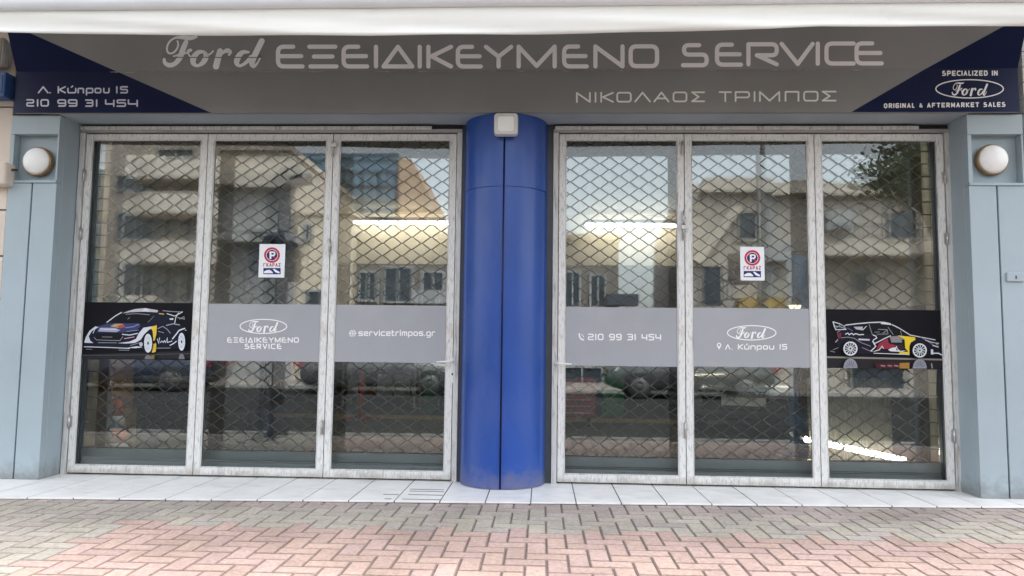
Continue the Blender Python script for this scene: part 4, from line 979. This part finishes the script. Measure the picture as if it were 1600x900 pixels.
MB().prism([(p0.x, y, z) for y, z in q], (p1.x-p0.x, 0, 0)).build('housing', M['neigh'], ca, bevel=.005)
B(p1.x+.001, p1.x+.012, -.35, -.25, p1.z+.02, p0.z-.02).build('end_cap', M['outer'], ca, bevel=.006)
p0, p1 = at(-30, 252, -.36), at(7, 288, -.36)
ml = thing('meter_box', 'small beige box with rounded corners on the cream wall at the left edge', 'box', ((p0.x+p1.x)/2, -.3, p1.z))
B(p0.x, p1.x, -.36, -.242, p1.z, p0.z).build('body', M['neigh'], ml, bevel=.02)
B(p1.x+.0005, p1.x+.04, -.30, -.28, p0.z-.06, p0.z-.045).build('conduit', M['black'], ml)
nr = thing('neighbour_siding', 'white grooved wall of the house right of the right pilaster', 'wall', (5, -.2, 0))
z = 0.0
while z < 4.5:
    B(3.935, 7.6, -.26, -.16, z+.003, z+.117).build('siding_board', M['neigh_white'], nr, bevel=.003); z += .12
B(3.936, 7.6, -.16, .09, 0, 4.6).build('backing', M['dark'], nr)
dp = atz(1600, 782, 0)
pp = thing('downpipe', 'white downpipe foot beside the right pilaster at the pavement edge', 'pipe', (3.955, -.36, 0))
MB().tube([(3.972, -.34, .02), (3.972, -.34, .16)], .04, 16).build('pipe_foot', M['neigh_white'], pp)
MB().tube([(3.972, -.34, .16), (3.972, -.34, .19)], .046, 16).build('collar', M['black'], pp)
MB().tube([(3.972, -.34, .19), (3.972, -.34, .24), (3.985, -.30, .28)], .04, 16).build('pipe_bend', M['neigh_white'], pp)

# ------------------------------------------------------------------ inside the workshop
def ceiling_tube(x0, x1, z, y, label, tm='tube'):
    r = thing('tube_light', label, 'lamp', ((x0+x1)/2, y, z), group='fluorescent tubes on the beam')
    B(x0-.03, x1+.03, y-.04, y+.04, z+.03, z+.085).build('batten', M['white'], r, bevel=.004)
    MB().tube([(x0, y, z), (x1, y, z)], .022, 12).build('tube', M[tm], r)
    for x in (x0, x1): B(x-.02, x+.02, y-.015, y+.015, z-.025, z+.031).build('holder', M['white'], r)
a, b_ = at(553, 348, 5.3), at(705, 348, 5.3); ceiling_tube(a.x, b_.x, a.z, 5.3, 'lit fluorescent tube on the cream beam seen left of the blue column')
a, b_ = at(915, 352, 5.3), at(1067, 352, 5.3); ceiling_tube(a.x, b_.x, a.z, 5.3, 'lit fluorescent tube on the cream beam seen right of the blue column')

for x, lab in ((-2.9, 'left'), (1.2, 'right')):  # added lights, hidden above the glass, to brighten the things inside
    r = thing('fill_trough_light', 'added fill light tube in a white trough, out of sight above the %s doors inside the workshop' % lab, 'lamp', (x, .62, 3.0))
    q = [(.50, 2.985), (.50, 3.08), (.56, 3.12), (.68, 3.12), (.74, 3.08), (.74, 2.985), (.73, 2.985), (.73, 3.07), (.67, 3.108), (.57, 3.108), (.51, 3.07), (.51, 2.985)]
    MB().prism([(x, a, b_) for a, b_ in q], (1.6, 0, 0)).build('trough', M['white'], r)
    MB().tube([(x+.05, .62, 3.035), (x+1.55, .62, 3.035)], .02, 10).build('tube', M['fill_tube'], r)
def lift(x, y, h, m, label, head):
    r = thing('lift_post', label, 'car lift', (x, y, 0))
    B(x-.24, x+.24, y-.2, y+.2, 0, .015).build('base_plate', m, r)
    s = MB(); s.box(x-.12, x-.10, y-.1, y+.1, .016, h); s.box(x+.10, x+.12, y-.1, y+.1, .016, h); s.box(x-.099, x+.099, y-.1, y-.08, .016, h)
    s.build('mast', m, r, bevel=.004)
    B(x-.09, x+.09, y-.14, y+.08, .45, .9).build('carriage', M['black'], r, bevel=.01)
    B(x-.05, x+.05, y-.75, y-.12, .28, .34).build('arm', m, r, bevel=.006)
    if head: B(x-.2, x+.2, y-.18, y+.16, h-.1, h+.38).build('motor_housing', m, r, bevel=.08)
    else: B(x-.13, x+.13, y-.12, y+.12, h+.001, h+.05).build('top_cap', M['black'], r, bevel=.01)
c = atz(404, 690, 0); lift(c.x, c.y, 1.72, M['navy'], 'dark navy car lift post inside behind the left doors', True)
c = atz(1240, 703, 0); lift(c.x, 1.95, 2.05, M['blue'], 'bright blue car lift post inside behind the right doors', False)
c = at(1241, 474, 1.8)
wl = thing('work_lamp', 'small lit work lamp hanging on the blue lift post', 'lamp', (c.x, 1.75, c.z))
MB().lathe((c.x, 1.78, c.z), (0, 0, -1), [(.03, -.06), (.07, 0), (.075, .02)], 20).build('shade', M['black'], wl)
MB().lathe((c.x, 1.78, c.z-.004), (0, 0, -1), [(.06, .02), (.045, .05), (.01, .06)], 20).build('bulb', M['bulb'], wl)

c = at(184, 660, .75); cx, cy = c.x, .75
cn = thing('traffic_cone', 'orange and white traffic cone standing behind the leftmost door', 'cone', (cx, cy, 0))
B(cx-.15, cx+.15, cy-.15, cy+.15, 0, .03).build('base', M['white'], cn, bevel=.01)
H = .56; rr = lambda z: .115*(1-z/H)+.022*(z/H)
for z0, z1, mm in ((.031, .16, 'white'), (.16, .28, 'orange'), (.28, .40, 'white'), (.40, .56, 'orange')):
    MB().lathe((cx, cy, 0), (0, 0, 1), [(rr(z0), z0), (rr(z1), z1)], 24).build('cone_band', M[mm], cn)
for i, (px, w2, y0, y1, Y) in enumerate(((158, 17, 640, 706, 1.0), (157, 15, 604, 640, 1.0), (158, 14, 582, 603, 1.0), (157, 16, 561, 581, 1.0))):
    p0, p1 = at(px-w2, y0, Y), at(px+w2, y1, Y); z1_ = max(.0, p1.z) if i else 0.0
    if i: z1_ = ztop+.001
    cb = thing('cardboard_box', ['large brown cardboard box at the bottom of the stack behind the leftmost door', 'brown cardboard box second from the bottom of the stack', 'flat brown cardboard box third from the bottom of the stack', 'brown cardboard box on top of the stack behind the leftmost door'][i], 'box', ((p0.x+p1.x)/2, Y+.2, z1_), group='stacked cardboard boxes')
    B(p0.x, p1.x, Y+random.uniform(-.01, .01), Y+.4, z1_, p0.z).build('carton', M['card'], cb, bevel=.006)
    B((p0.x+p1.x)/2-.03, (p0.x+p1.x)/2+.03, Y-.014, Y+.405, p0.z+.0005, p0.z+.002).build('tape', M['neigh'], cb)
    ztop = p0.z+.002
p0, p1 = at(137, 360, .8), at(150, 600, .8)
rb = thing('red_hose', 'dark red hose hanging down inside behind the leftmost door', 'hose', (p0.x, .8, 0))
MB().tube([(p1.x-.06, .8, p0.z), (p1.x-.02, .8, p0.z-.3), (p1.x-.04, .82, 1.0), (p1.x-.02, .8, .3)], .03, 10).build('hose_pipe', M['red'], rb)
B(p1.x-.1, p1.x, .78, .9, p0.z, p0.z+.1).build('hook', M['black'], rb)
# oil drums / dark cabinet behind cone
p0, p1 = at(178, 590, 1.7), at(300, 700, 1.7)
wb = thing('workbench', 'dark steel workbench with drawers behind the traffic cone', 'workbench', ((p0.x+p1.x)/2, 2, 0))
B(p0.x, p1.x, 1.7, 2.3, p0.z-.04, p0.z).build('worktop', M['steel'], wb, bevel=.004)
for x in (p0.x+.02, p1.x-.06): B(x, x+.04, 1.72, 1.76, 0, p0.z-.041).build('leg', M['navy'], wb)
for k in range(3): B(p0.x+.1, p1.x-.1, 1.74, 2.2, .12+k*.15, .26+k*.15).build('drawer', M['navy'], wb, bevel=.004)
p0, p1 = at(868, 592, 4.3), at(930, 664, 4.3)
tc_ = thing('tool_chest', 'red tool chest with drawers right of the blue column inside', 'tool chest', ((p0.x+p1.x)/2, 4.5, 0))
B(p0.x, p1.x, 4.3, 4.9, .12, p0.z).build('body', M['red'], tc_, bevel=.01)
for k in range(5):
    zz = .16+k*(p0.z-.2)/5; B(p0.x+.03, p1.x-.03, 4.28, 4.299, zz, zz+(p0.z-.2)/5-.02).build('drawer', M['red'], tc_, bevel=.003)
    B(p0.x+.06, p1.x-.06, 4.265, 4.279, zz+.02, zz+.035).build('drawer_pull', M['steel'], tc_)
for x in (p0.x+.08, p1.x-.08): MB().lathe((x-.02, 4.4, .06), (1, 0, 0), [(.06, 0), (.06, .04)], 18).build('castor', M['tyre'], tc_)
B(p0.x+.05, p0.x+.28, 4.4, 4.7, p0.z+.001, p0.z+.12).build('tray', M['black'], tc_, bevel=.02)
p0, p1 = at(948, 520, 5.9-.4), at(980, 640, 5.5)
gc = thing('green_locker', 'narrow green metal locker at the back of the workshop', 'locker', ((p0.x+p1.x)/2, 5.7, 0))
B(p0.x, p1.x, 5.9, 6.4, .0, 1.7).build('body', M['green'], gc, bevel=.01)
B(p0.x+.02, p1.x-.02, 5.885, 5.899, .1, 1.65).build('door', M['green'], gc, bevel=.004)
p0, p1 = at(655, 520, 5.9), at(680, 640, 5.9)
gp = thing('gas_bottle', 'tall green gas bottle at the back left of the blue column', 'gas bottle', ((p0.x+p1.x)/2, 6.1, 0))
xg = (p0.x+p1.x)/2
MB().lathe((xg, 6.1, 0), (0, 0, 1), [(.13, 0), (.13, 1.15), (.10, 1.25), (.04, 1.32)], 24).build('cylinder', M['green'], gp)
MB().lathe((xg, 6.1, 1.32), (0, 0, 1), [(.03, 0), (.03, .1)], 12).build('valve', M['brass'], gp)
c = at(566, 660, 4.6)
jk = thing('transmission_jack', 'red upright transmission jack on the workshop floor left of the column', 'jack', (c.x, 4.5, 0))
MB().tube([(c.x, 4.5, .05), (c.x, 4.5, .72)], .05, 14).build('ram', M['red'], jk)
B(c.x-.14, c.x+.14, 4.4, 4.6, .721, .75).build('saddle', M['black'], jk)
for a in (0.4, 2.0, 3.6, 5.2): MB().tube([(c.x, 4.5, .08), (c.x+.3*math.cos(a), 4.5+.3*math.sin(a), .03)], .02, 8).build('leg', M['red'], jk)
# shelving at the back
for x0, x1, lab in ((-3.2, -1.9, 'dark shelving rack with parts at the back left of the workshop'), (-1.6, -.6, 'dark shelving rack with parts behind the red jack')):
    sh = thing('shelf_rack', lab, 'shelf', ((x0+x1)/2, 7.3, 0), group='shelving racks at the back')
    for x in (x0, x1-.04):
        for y in (7.0, 7.56): B(x, x+.04, y, y+.04, 0, 2.0).build('upright', M['steel'], sh)
    for k in range(4):
        B(x0+.001, x1-.001, 7.041, 7.559, .15+k*.55, .18+k*.55).build('shelf', M['guide'], sh)
        x = x0+.08
        while x < x1-.3:
            wd = random.uniform(.14, .3); hh = random.uniform(.15, .4)
            B(x, x+wd, 7.1, 7.45, .181+k*.55, .181+k*.55+hh).build('bin', random.choice([M['navy'], M['card'], M['blue'], M['white'], M['black'], M['red']]), sh, bevel=.005); x += wd+.05

# brushed steel sheet; added glowing tube stands in for its reflected light streak
p0, p1 = at(1262, 590, 1.0), at(1470, 724, 1.0)
bs_ = thing('metal_screen', 'scratched brushed metal screen inside behind the rightmost door', 'screen', ((p0.x+p1.x)/2, 1.0, 0))
B(p0.x, 3.46, 1.0, 1.03, .03, p0.z).build('sheet', M['brushed'], bs_, bevel=.003)
for x in (p0.x+.1, 3.2): B(x-.03, x+.03, .9, 1.2, 0, .029).build('foot', M['black'], bs_)
a, b_ = at(1258, 686, .9), at(1414, 719, .9)
tl_ = thing('streak_glow_tube', 'added glowing tube standing in for the light streak reflected in the brushed metal screen', 'lamp', ((a.x+b_.x)/2, .9, b_.z))
mid = a+(b_-a)*.36; mid2 = a+(b_-a)*.41
MB().tube([a, mid], .026, 12).build('tube', M['streak_tube'], tl_); MB().tube([mid2, b_], .026, 12).build('tube', M['streak_tube'], tl_)
d = (b_-a).normalized()
MB().tube([a-d*.03+Vector((0, .045, 0)), b_+d*.03+Vector((0, .045, 0))], .016, 8).build('batten', M['white'], tl_)
# small strip lamp on back of right bay
a, b_ = at(1330, 594, .96), at(1388, 594, .96)

# ------------------------------------------------------------------ cars (one builder)
def car(name, paint, label, loc, rz, group=None, L=4.1, W=1.72, H=1.48):
    r = thing(name, label, 'car', loc, rz, group)
    # stations along x: (x, half width, z bottom, z shoulder, z roof or None, roof half width)
    S = [(-.5, .62, .45, .62), (-.485, .80, .30, .72), (-.42, .92, .22, .80), (-.30, .98, .2, .86), (-.18, 1.0, .2, .92), (0, 1.0, .2, .94), (.2, 1.0, .2, .95), (.36, .98, .2, .96), (.45, .94, .22, .95), (.49, .84, .30, .88), (.5, .7, .42, .75)]
    vs = []; fs = []; n = 10
    for x, hw, zb, zt in S:
        h = W/2*hw; X = x*L
        for y, z in ((-h*.86, zb), (-h*.98, zb+.12), (-h, (zb+zt)/2), (-h*.97, zt-.08), (-h*.84, zt), (h*.84, zt), (h*.97, zt-.08), (h, (zb+zt)/2), (h*.98, zb+.12), (h*.86, zb)): vs.append((X, y, z))
    for i in range(len(S)-1):
        for k in range(n): fs.append((i*n+k, i*n+(k+1) % n, (i+1)*n+(k+1) % n, (i+1)*n+k))
    fs += [tuple(range(n-1, -1, -1)), tuple(range((len(S)-1)*n, len(S)*n))]
    MB().add(vs, fs, True).build('body', paint, r, local=True)
    G = [(-.20, .80, .90, .91), (-.04, .74, .92, H-.09), (.05, .72, .93, H), (.25, .71, .94, H), (.40, .69, .95, H-.12), (.475, .72, .94, .96)]
    vs = []; fs = []; n = 6
    for x, hw, zb, zt in G:
        h = W/2; X = x*L; a = h*.93; b2 = h*hw
        for y, z in ((-a, zb-.02), (-(a+b2)/2, (zb+zt)/2), (-b2, zt), (b2, zt), ((a+b2)/2, (zb+zt)/2), (a, zb-.02)): vs.append((X, y, z))
    for i in range(len(G)-1):
        for k in range(n-1): fs.append((i*n+k, i*n+k+1, (i+1)*n+k+1, (i+1)*n+k))
    MB().add(vs, fs, False).build('greenhouse', paint, r, local=True)
    for sgn in (-1, 1):
        for xa, xb in ((-.13, .08), (.10, .25), (.27, .39)):
            h = W/2; za, zb_ = .97, H-.15
            q = [(xa*L, sgn*h*.925, za), (xb*L, sgn*h*.925, za), (min(xb, .37)*L-.03, sgn*h*.80, zb_), (max(xa, -.055)*L+.05, sgn*h*.80, zb_)]
            MB().prism(q, (0, sgn*.02, .004)).build('side_window', M['carglass'], r, local=True)
    MB().prism([(-.19*L, -.68, .95), (-.19*L, .68, .95), (-.055*L, .60, H-.13), (-.055*L, -.60, H-.13)], (-.03, 0, .03)).build('windscreen', M['carglass'], r, local=True)
    MB().prism([(.472*L, -.62, 1.0), (.472*L, .62, 1.0), (.412*L, .56, H-.17), (.412*L, -.56, H-.17)], (.02, 0, .02)).build('rear_window', M['carglass'], r, local=True)
    for sgn in (-1, 1):
        MB().prism([(-.490*L, sgn*.42, .60), (-.44*L, sgn*.76, .64), (-.42*L, sgn*.80, .74), (-.47*L, sgn*.46, .70)], (-.03, sgn*.01, .015)).build('headlight', M['opal'], r, local=True)
        MB().box(.47*L, .498*L+.012, sgn*.66-.09, sgn*.66+.09, .62, .86).build('tail_light', M['red'], r, bevel=.02, local=True)
        MB().box(-.15*L, -.11*L, sgn*(W/2+.08)-.07, sgn*(W/2+.08)+.07, .93, 1.05).build('mirror', paint, r, bevel=.03, local=True)
    MB().box(-.5*L-.012, -.49*L, -.5, .5, .34, .50).build('grille', M['black'], r, bevel=.01, local=True)
    MB().box(-.5*L-.016, -.5*L-.0125, -.26, .26, .40, .50).build('number_plate', M['white'], r, local=True)
    for x in (-.31, .30):
        for sgn in (-1, 1):
            c = (x*L, sgn*(W/2-.19), .31); wh = MB().lathe(c, (0, sgn, 0), [(.20, -.01), (.31, 0), (.315, .03), (.315, .17), (.30, .20), (.21, .205)], 28).build('wheel', M['tyre'], r, local=True)
            MB().lathe(c, (0, sgn, 0), [(.205, .19), (.19, .212), (.06, .20), (.04, .215), (.005, .216)], 28).build('rim', M['rim'], wh, local=True)
    return r
nose = at(1160, 650, 3.1)
car('silver_car', M['silver'], 'silver hatchback parked inside the workshop with its nose towards the doors', (nose.x+.92, nose.y+1.86, 0), rad(64))
G1 = 'cars parked across the street'
a = street(1075, 560, 12.6)
car('parked_car', M['whitecar'], 'charcoal hatchback parked across the street right of the column, reflected in the glass', (a.x, a.y, -.12), 0, G1)
a = street(215, 560, 12.6)
car('parked_car', mat('dark_blue_car_paint', (.02, .03, .06), .25, var=.02, coat=.6), 'dark blue hatchback parked across the street, reflected in the glass', (a.x, a.y, -.12), 0, G1)
a = street(600, 560, 12.6)
car('parked_car', mat('grey_car_paint', (.12, .12, .125), .25, var=.02, coat=.6), 'dark grey hatchback parked across the street, reflected in the glass', (a.x, a.y, -.12), rad(180), G1)

# ------------------------------------------------------------------ the street opposite, seen as reflections in the doors
def building(name, label, m, px0, px1, pytop, V, depth=8, windows=(), wm='winglass', roofm=None, group=None):
    a = street(px0, pytop, V); b_ = street(px1, pytop, V)
    r = thing(name, label, 'building', ((a.x+b_.x)/2, a.y, 0), 0, group); y = a.y; zt = (a.z+b_.z)/2
    B(a.x, b_.x, y-depth, y, -.1, zt).build('wall', M[m], r)
    B(a.x-.08, b_.x+.08, y-depth-.05, y+.12, zt+.001, zt+.18).build('cornice', M[roofm or m], r)
    for (u0, v0, u1, v1) in windows:
        p, q = street(u0, v0, V), street(u1, v1, V)
        f = MB(); x0, x1, z0, z1 = p.x, q.x, q.z, p.z
        f.box(x0-.07, x0, y+.002, y+.07, z0-.07, z1+.07); f.box(x1, x1+.07, y+.002, y+.07, z0-.07, z1+.07); f.box(x0, x1, y+.002, y+.069, z1, z1+.07); f.box(x0, x1, y+.002, y+.1, z0-.07, z0)
        f.box((x0+x1)/2-.025, (x0+x1)/2+.025, y+.002, y+.05, z0, z1)
        fo = f.build('window', M['greyren'] if wm == 'winglass' else M['mull'], r)
        B(x0, x1, y+.003, y+.02, z0, z1).build('pane', M[wm], fo)
    return r, y
def slab(r, y, px0, px1, py0, py1, V, m, depth=1.1, round_left=False, name='balcony'):
    p, q = street(px0, py0, V-depth), street(px1, py1, V-depth); z0, z1 = q.z, p.z
    x0, x1 = p.x, q.x; rr = depth
    plan = [(x1, y+.001), (x1, y+depth)]
    if round_left:
        for k in range(9): an = math.pi/2+k*math.pi/16; plan.append((x0+rr+rr*math.cos(an), y+rr*math.sin(an)))
    else: plan += [(x0, y+depth), (x0, y+.001)]
    if round_left: plan.append((x0, y+.001))
    return MB().prism([(x, yy, z0) for x, yy in plan], (0, 0, z1-z0)).build(name, M[m], r)
r, y = building('apartment_building', 'beige apartment house with curved balconies across the street, reflected in the leftmost door', 'beige', 172, 330, 120, 16.5,
   windows=[(186, 276, 238, 296), (186, 334, 238, 372), (186, 412, 238, 462), (250, 300, 268, 365), (285, 300, 300, 365), (250, 385, 268, 470), (285, 385, 300, 470), (250, 235, 300, 285)])
for py0, py1 in ((244, 274), (298, 330), (374, 408)): slab(r, y, 180, 312, py0, py1, 16.5, 'beige', 1.2, True)
slab(r, y, 170, 235, 460, 480, 16.5, 'taupe', .8, False, 'canopy')
r, y = building('glazed_stairwell', 'narrow teal glazed stair tower across the street, reflected at the far left', 'teal', 120, 166, 275, 16.8, windows=[(132, 290, 158, 330), (132, 340, 158, 385)], wm='bluefac')
r, y = building('upper_house', 'beige and grey house across the street, reflected in the second door', 'beige', 335, 452, 236, 17.5,
   windows=[(345, 296, 372, 360), (385, 296, 400, 345), (420, 296, 445, 350), (345, 380, 372, 440), (420, 380, 445, 440), (350, 570, 400, 615), (410, 575, 445, 615)])
slab(r, y, 336, 451, 290, 360, 17.5, 'greyren', .12, False, 'cladding'); slab(r, y, 336, 451, 377, 612, 17.5, 'greyren', .12, False, 'cladding')
slab(r, y, 335, 452, 268, 288, 17.5, 'taupe', .6); slab(r, y, 335, 452, 362, 375, 17.5, 'greyren', 1.0)
r, y = building('office_building', 'tall blue glass office block far across the street, reflected in the third door', 'bluefac', 455, 620, 247, 26, windows=[(462+k*26, 268+j*24, 484+k*26, 288+j*24) for k in range(6) for j in range(3)], wm='bluefac')
ra = street(620, 247, 26)
ob = thing('brown_house', 'brown rendered gable beside the blue glass office block, reflected in the third door', 'building', (ra.x+1, ra.y, 0))
pts = [street(621, 560, 25.8), street(668, 560, 25.8), street(667, 300, 25.8), street(640, 245, 25.8), street(621, 247, 25.8)]
MB().prism(pts, (0, -6, 0)).build('wall', M['brownside'], ob)
r, y = building('cream_house', 'cream house with a parapet across the street, reflected between second and third doors', 'beige2', 460, 548, 334, 17.5,
   windows=[(474, 350, 482, 372), (478, 455, 520, 476)])
r, y = building('low_shop_row', 'low taupe shop row across the street, reflected beside the blue column', 'drab', 548.5, 968, 372, 18, windows=[(560, 425, 585, 468), (600, 418, 640, 470), (660, 425, 690, 470), (885, 425, 905, 478), (925, 430, 945, 478), (560, 575, 620, 612), (640, 575, 700, 612), (880, 575, 940, 612)])
p0, p1 = street(575, 415, 17.6), street(640, 470, 17.6)
slab(r, y, 640, 720, 452, 474, 18, 'greyren', 1.0)
slab(r, y, 950, 1000, 458, 476, 18, 'mull', .8)
er = thing('corner_house', 'large taupe house with a sloping left gable across the street, reflected in the right doors', 'building', (street(1250, 450, 17).x, street(1250, 450, 17).y, 0))
pts = [street(1083, 640, 17), street(1560, 640, 17), street(1560, 286, 17), street(1212, 281, 17), street(1210, 274, 17), street(1105, 274, 17), street(1084, 330, 17)]
yE = pts[0].y
MB().prism(pts, (0, -8, 0)).build('wall', M['taupe'], er)
def ewin(u0, v0, u1, v1, mm='winglass'):
    p, q = street(u0, v0, 17), street(u1, v1, 17); f = MB()
    for bx in ((p.x-.07, p.x, q.z-.07, p.z+.07), (q.x, q.x+.07, q.z-.07, p.z+.07), (p.x, q.x, p.z, p.z+.07), (p.x, q.x, q.z-.07, q.z)): f.box(bx[0], bx[1], yE+.002, yE+.08, bx[2], bx[3])
    fo = f.build('window', M['taupe'], er); B(p.x, q.x, yE+.003, yE+.02, q.z, p.z).build('pane', M[mm], fo)
for q in ((1100, 415, 1130, 478), (1155, 330, 1185, 372), (1335, 425, 1362, 455), (1390, 330, 1430, 372), (1100, 575, 1140, 612), (1330, 575, 1420, 612), (1180, 575, 1210, 612)): ewin(*q)
slab(er, yE, 1084, 1212, 286, 296, 17, 'beige', .35, False, 'string_course'); slab(er, yE, 1213, 1560, 292, 302, 17, 'beige', .35, False, 'string_course')
slab(er, yE, 1290, 1560, 378, 398, 17, 'beige', .9, False, 'balcony')
a, b_ = street(1085, 405, 16.7), street(1150, 318, 16.7)
MB().prism([a, b_, b_+Vector((.25, 0, -.12)), a+Vector((.25, 0, -.12))], (0, -.3, 0)).build('stair_rail', M['beige'], er)
a = street(1160, 464, 16.6); b_ = street(1232, 482, 16.6)
B(a.x, b_.x, yE+.003, yE+.45, b_.z, a.z).build('shop_awning', M['ochre'], er)
def aircon(r, px, py, V, m='greyren'):
    p = street(px, py, V); x, y, z = p.x, p.y, p.z
    B(x-.4, x+.4, y+.12, y+.42, z-.28, z+.28).build('air_conditioner', M[m], r, bevel=.02)
def railing(r, y, px0, px1, py0, py1, V):
    p, q = street(px0, py0, V), street(px1, py1, V); m = MB(); x = p.x
    m.box(p.x, q.x, y-.02, y+.02, p.z-.04, p.z); m.box(p.x, q.x, y-.015, y+.015, q.z, q.z+.03)
    while x < q.x: m.box(x, x+.02, y-.008, y+.008, q.z+.0305, p.z-.0405); x += .13
    m.build('railing', M['mull'], r)
railing(er, yE+.88, 1290, 1560, 356, 377, 17); railing(er, yE+.5, 1095, 1145, 438, 470, 17)
aircon(er, 1312, 345, 17); aircon(er, 1215, 395, 17)
B(street(1200, 300, 17).x, street(1212, 300, 17).x, yE+.002, yE+.10, 0, street(1206, 290, 17).z).build('drainpipe', M['greyren'], er)
far = thing('far_house', 'pale house far down the side street, reflected near the right doors', 'building', (street(1035, 470, 60).x, street(1035, 470, 60).y, 0))
a, b_ = street(1040, 455, 60), street(1085, 560, 60); B(a.x, b_.x, a.y-6, a.y, -.1, a.z).build('wall', M['beige'], far)
B(a.x-.2, b_.x+.2, a.y-6.2, a.y+.2, a.z+.001, a.z+.3).build('roof', M['brownside'], far)

def lamp_post(px, pytop, V, arm, label, cat='street lamp'):
    t = street(px, pytop, V); r = thing('street_lamp', label, cat, (t.x, t.y, 0), group='street lamps across the road')
    MB().tube([(t.x, t.y, -.12), (t.x, t.y, 1.0), (t.x, t.y, t.z)], [.09, .075, .06], 12).build('pole', M['pole'], r)
    if arm:
        pts = [(t.x, t.y, t.z)]+[(t.x+arm*(1-math.cos(k*math.pi/10)), t.y, t.z+.55*math.sin(k*math.pi/10)) for k in range(1, 6)]+[(t.x+arm*1.9, t.y, t.z+.62)]
        MB().tube(pts, .05, 10).build('arm', M['pole'], r)
        B(t.x+arm*1.7, t.x+arm*2.4, t.y-.13, t.y+.13, t.z+.56, t.z+.68).build('lantern', M['pole'], r, bevel=.04)
t = street(412, 690, 2.45)
tl2 = thing('traffic_light', 'dark traffic light on a curved pole at the kerb, reflected in the second door', 'traffic light', (t.x, t.y, 0))
zc = street(410, 290, 2.45).z; ar = street(470, 255, 2.45)
MB().lathe((t.x, t.y, FLOOR_Z), (0, 0, 1), [(.14, 0), (.14, .03), (.10, .06), (.095, .35)], 20).build('base', M['navy'], tl2)
MB().tube([(t.x, t.y, .2), (t.x, t.y, 2.0), (t.x, t.y, zc-.25)]+[(t.x+(ar.x-t.x)*.5*(1-math.cos(k*math.pi/12)), t.y, zc-.25+.4*math.sin(k*math.pi/12)) for k in range(1, 7)]+[(ar.x, t.y, zc+.17)], .075, 14).build('pole', M['navy'], tl2)
za, zb = street(412, 362, 2.45).z, street(412, 432, 2.45).z
B(t.x-.17, t.x+.22, t.y+.08, t.y+.32, zb, za).build('signal_head', M['navy'], tl2, bevel=.09)
B(t.x-.05, t.x+.05, t.y+.0, t.y+.079, zb+.1, za-.1).build('bracket', M['navy'], tl2)
for k in range(2): MB().lathe((t.x+.02, t.y+.321, zb+.14+k*.22), (0, 1, 0), [(.075, 0), (.08, .09), (.07, .09), (.066, .01)], 18, False).build('hood', M['black'], tl2)
lamp_post(1191, 225, 13.6, 0, 'straight tall post across the road, reflected in the fifth door')

def tree(px, pytop, V, rad_, label):
    t = street(px, pytop, V); r = thing('street_tree', label, 'tree', (t.x, t.y, 0))
    MB().tube([(t.x, t.y, -.05), (t.x+.05, t.y, 1.4), (t.x-.05, t.y+.1, 2.6), (t.x+.1, t.y, t.z-rad_)], [.19, .15, .13, .07], 10).build('trunk', M['bark'], r)
    lm = MB(); bmn = MB(); rng = random.Random(5); cz = t.z-rad_
    for k in range(16):
        an = rng.uniform(0, 6.28); el = rng.uniform(-.3, 1.2); d = Vector((math.cos(an)*math.cos(el), math.sin(an)*math.cos(el), math.sin(el)))
        c = Vector((t.x, t.y, cz))+d*rad_*rng.uniform(.4, .85)
        bmn.tube([(t.x, t.y, cz-rad_*.9), Vector((t.x, t.y, cz-rad_*.3))*.5+c*.5, c], [.05, .035, .012], 5)
        for j in range(190):
            q = c+Vector((rng.gauss(0, 1), rng.gauss(0, 1), rng.gauss(0, .8)))*rad_*.2
            u = Vector((rng.gauss(0, 1), rng.gauss(0, 1), rng.gauss(0, 1))).normalized(); v_ = u.orthogonal().normalized(); s = rng.uniform(.05, .11)
            lm.add([q-u*s, q+v_*s*.5, q+u*s, q-v_*s*.5], [(0, 1, 2, 3)])
    bmn.build('branches', M['bark'], r); lm.build('crown', M['leaf'], r, recalc=False)
tree(1462, 190, 11.0, 1.55, 'leafy street tree across the road, reflected in the rightmost door')
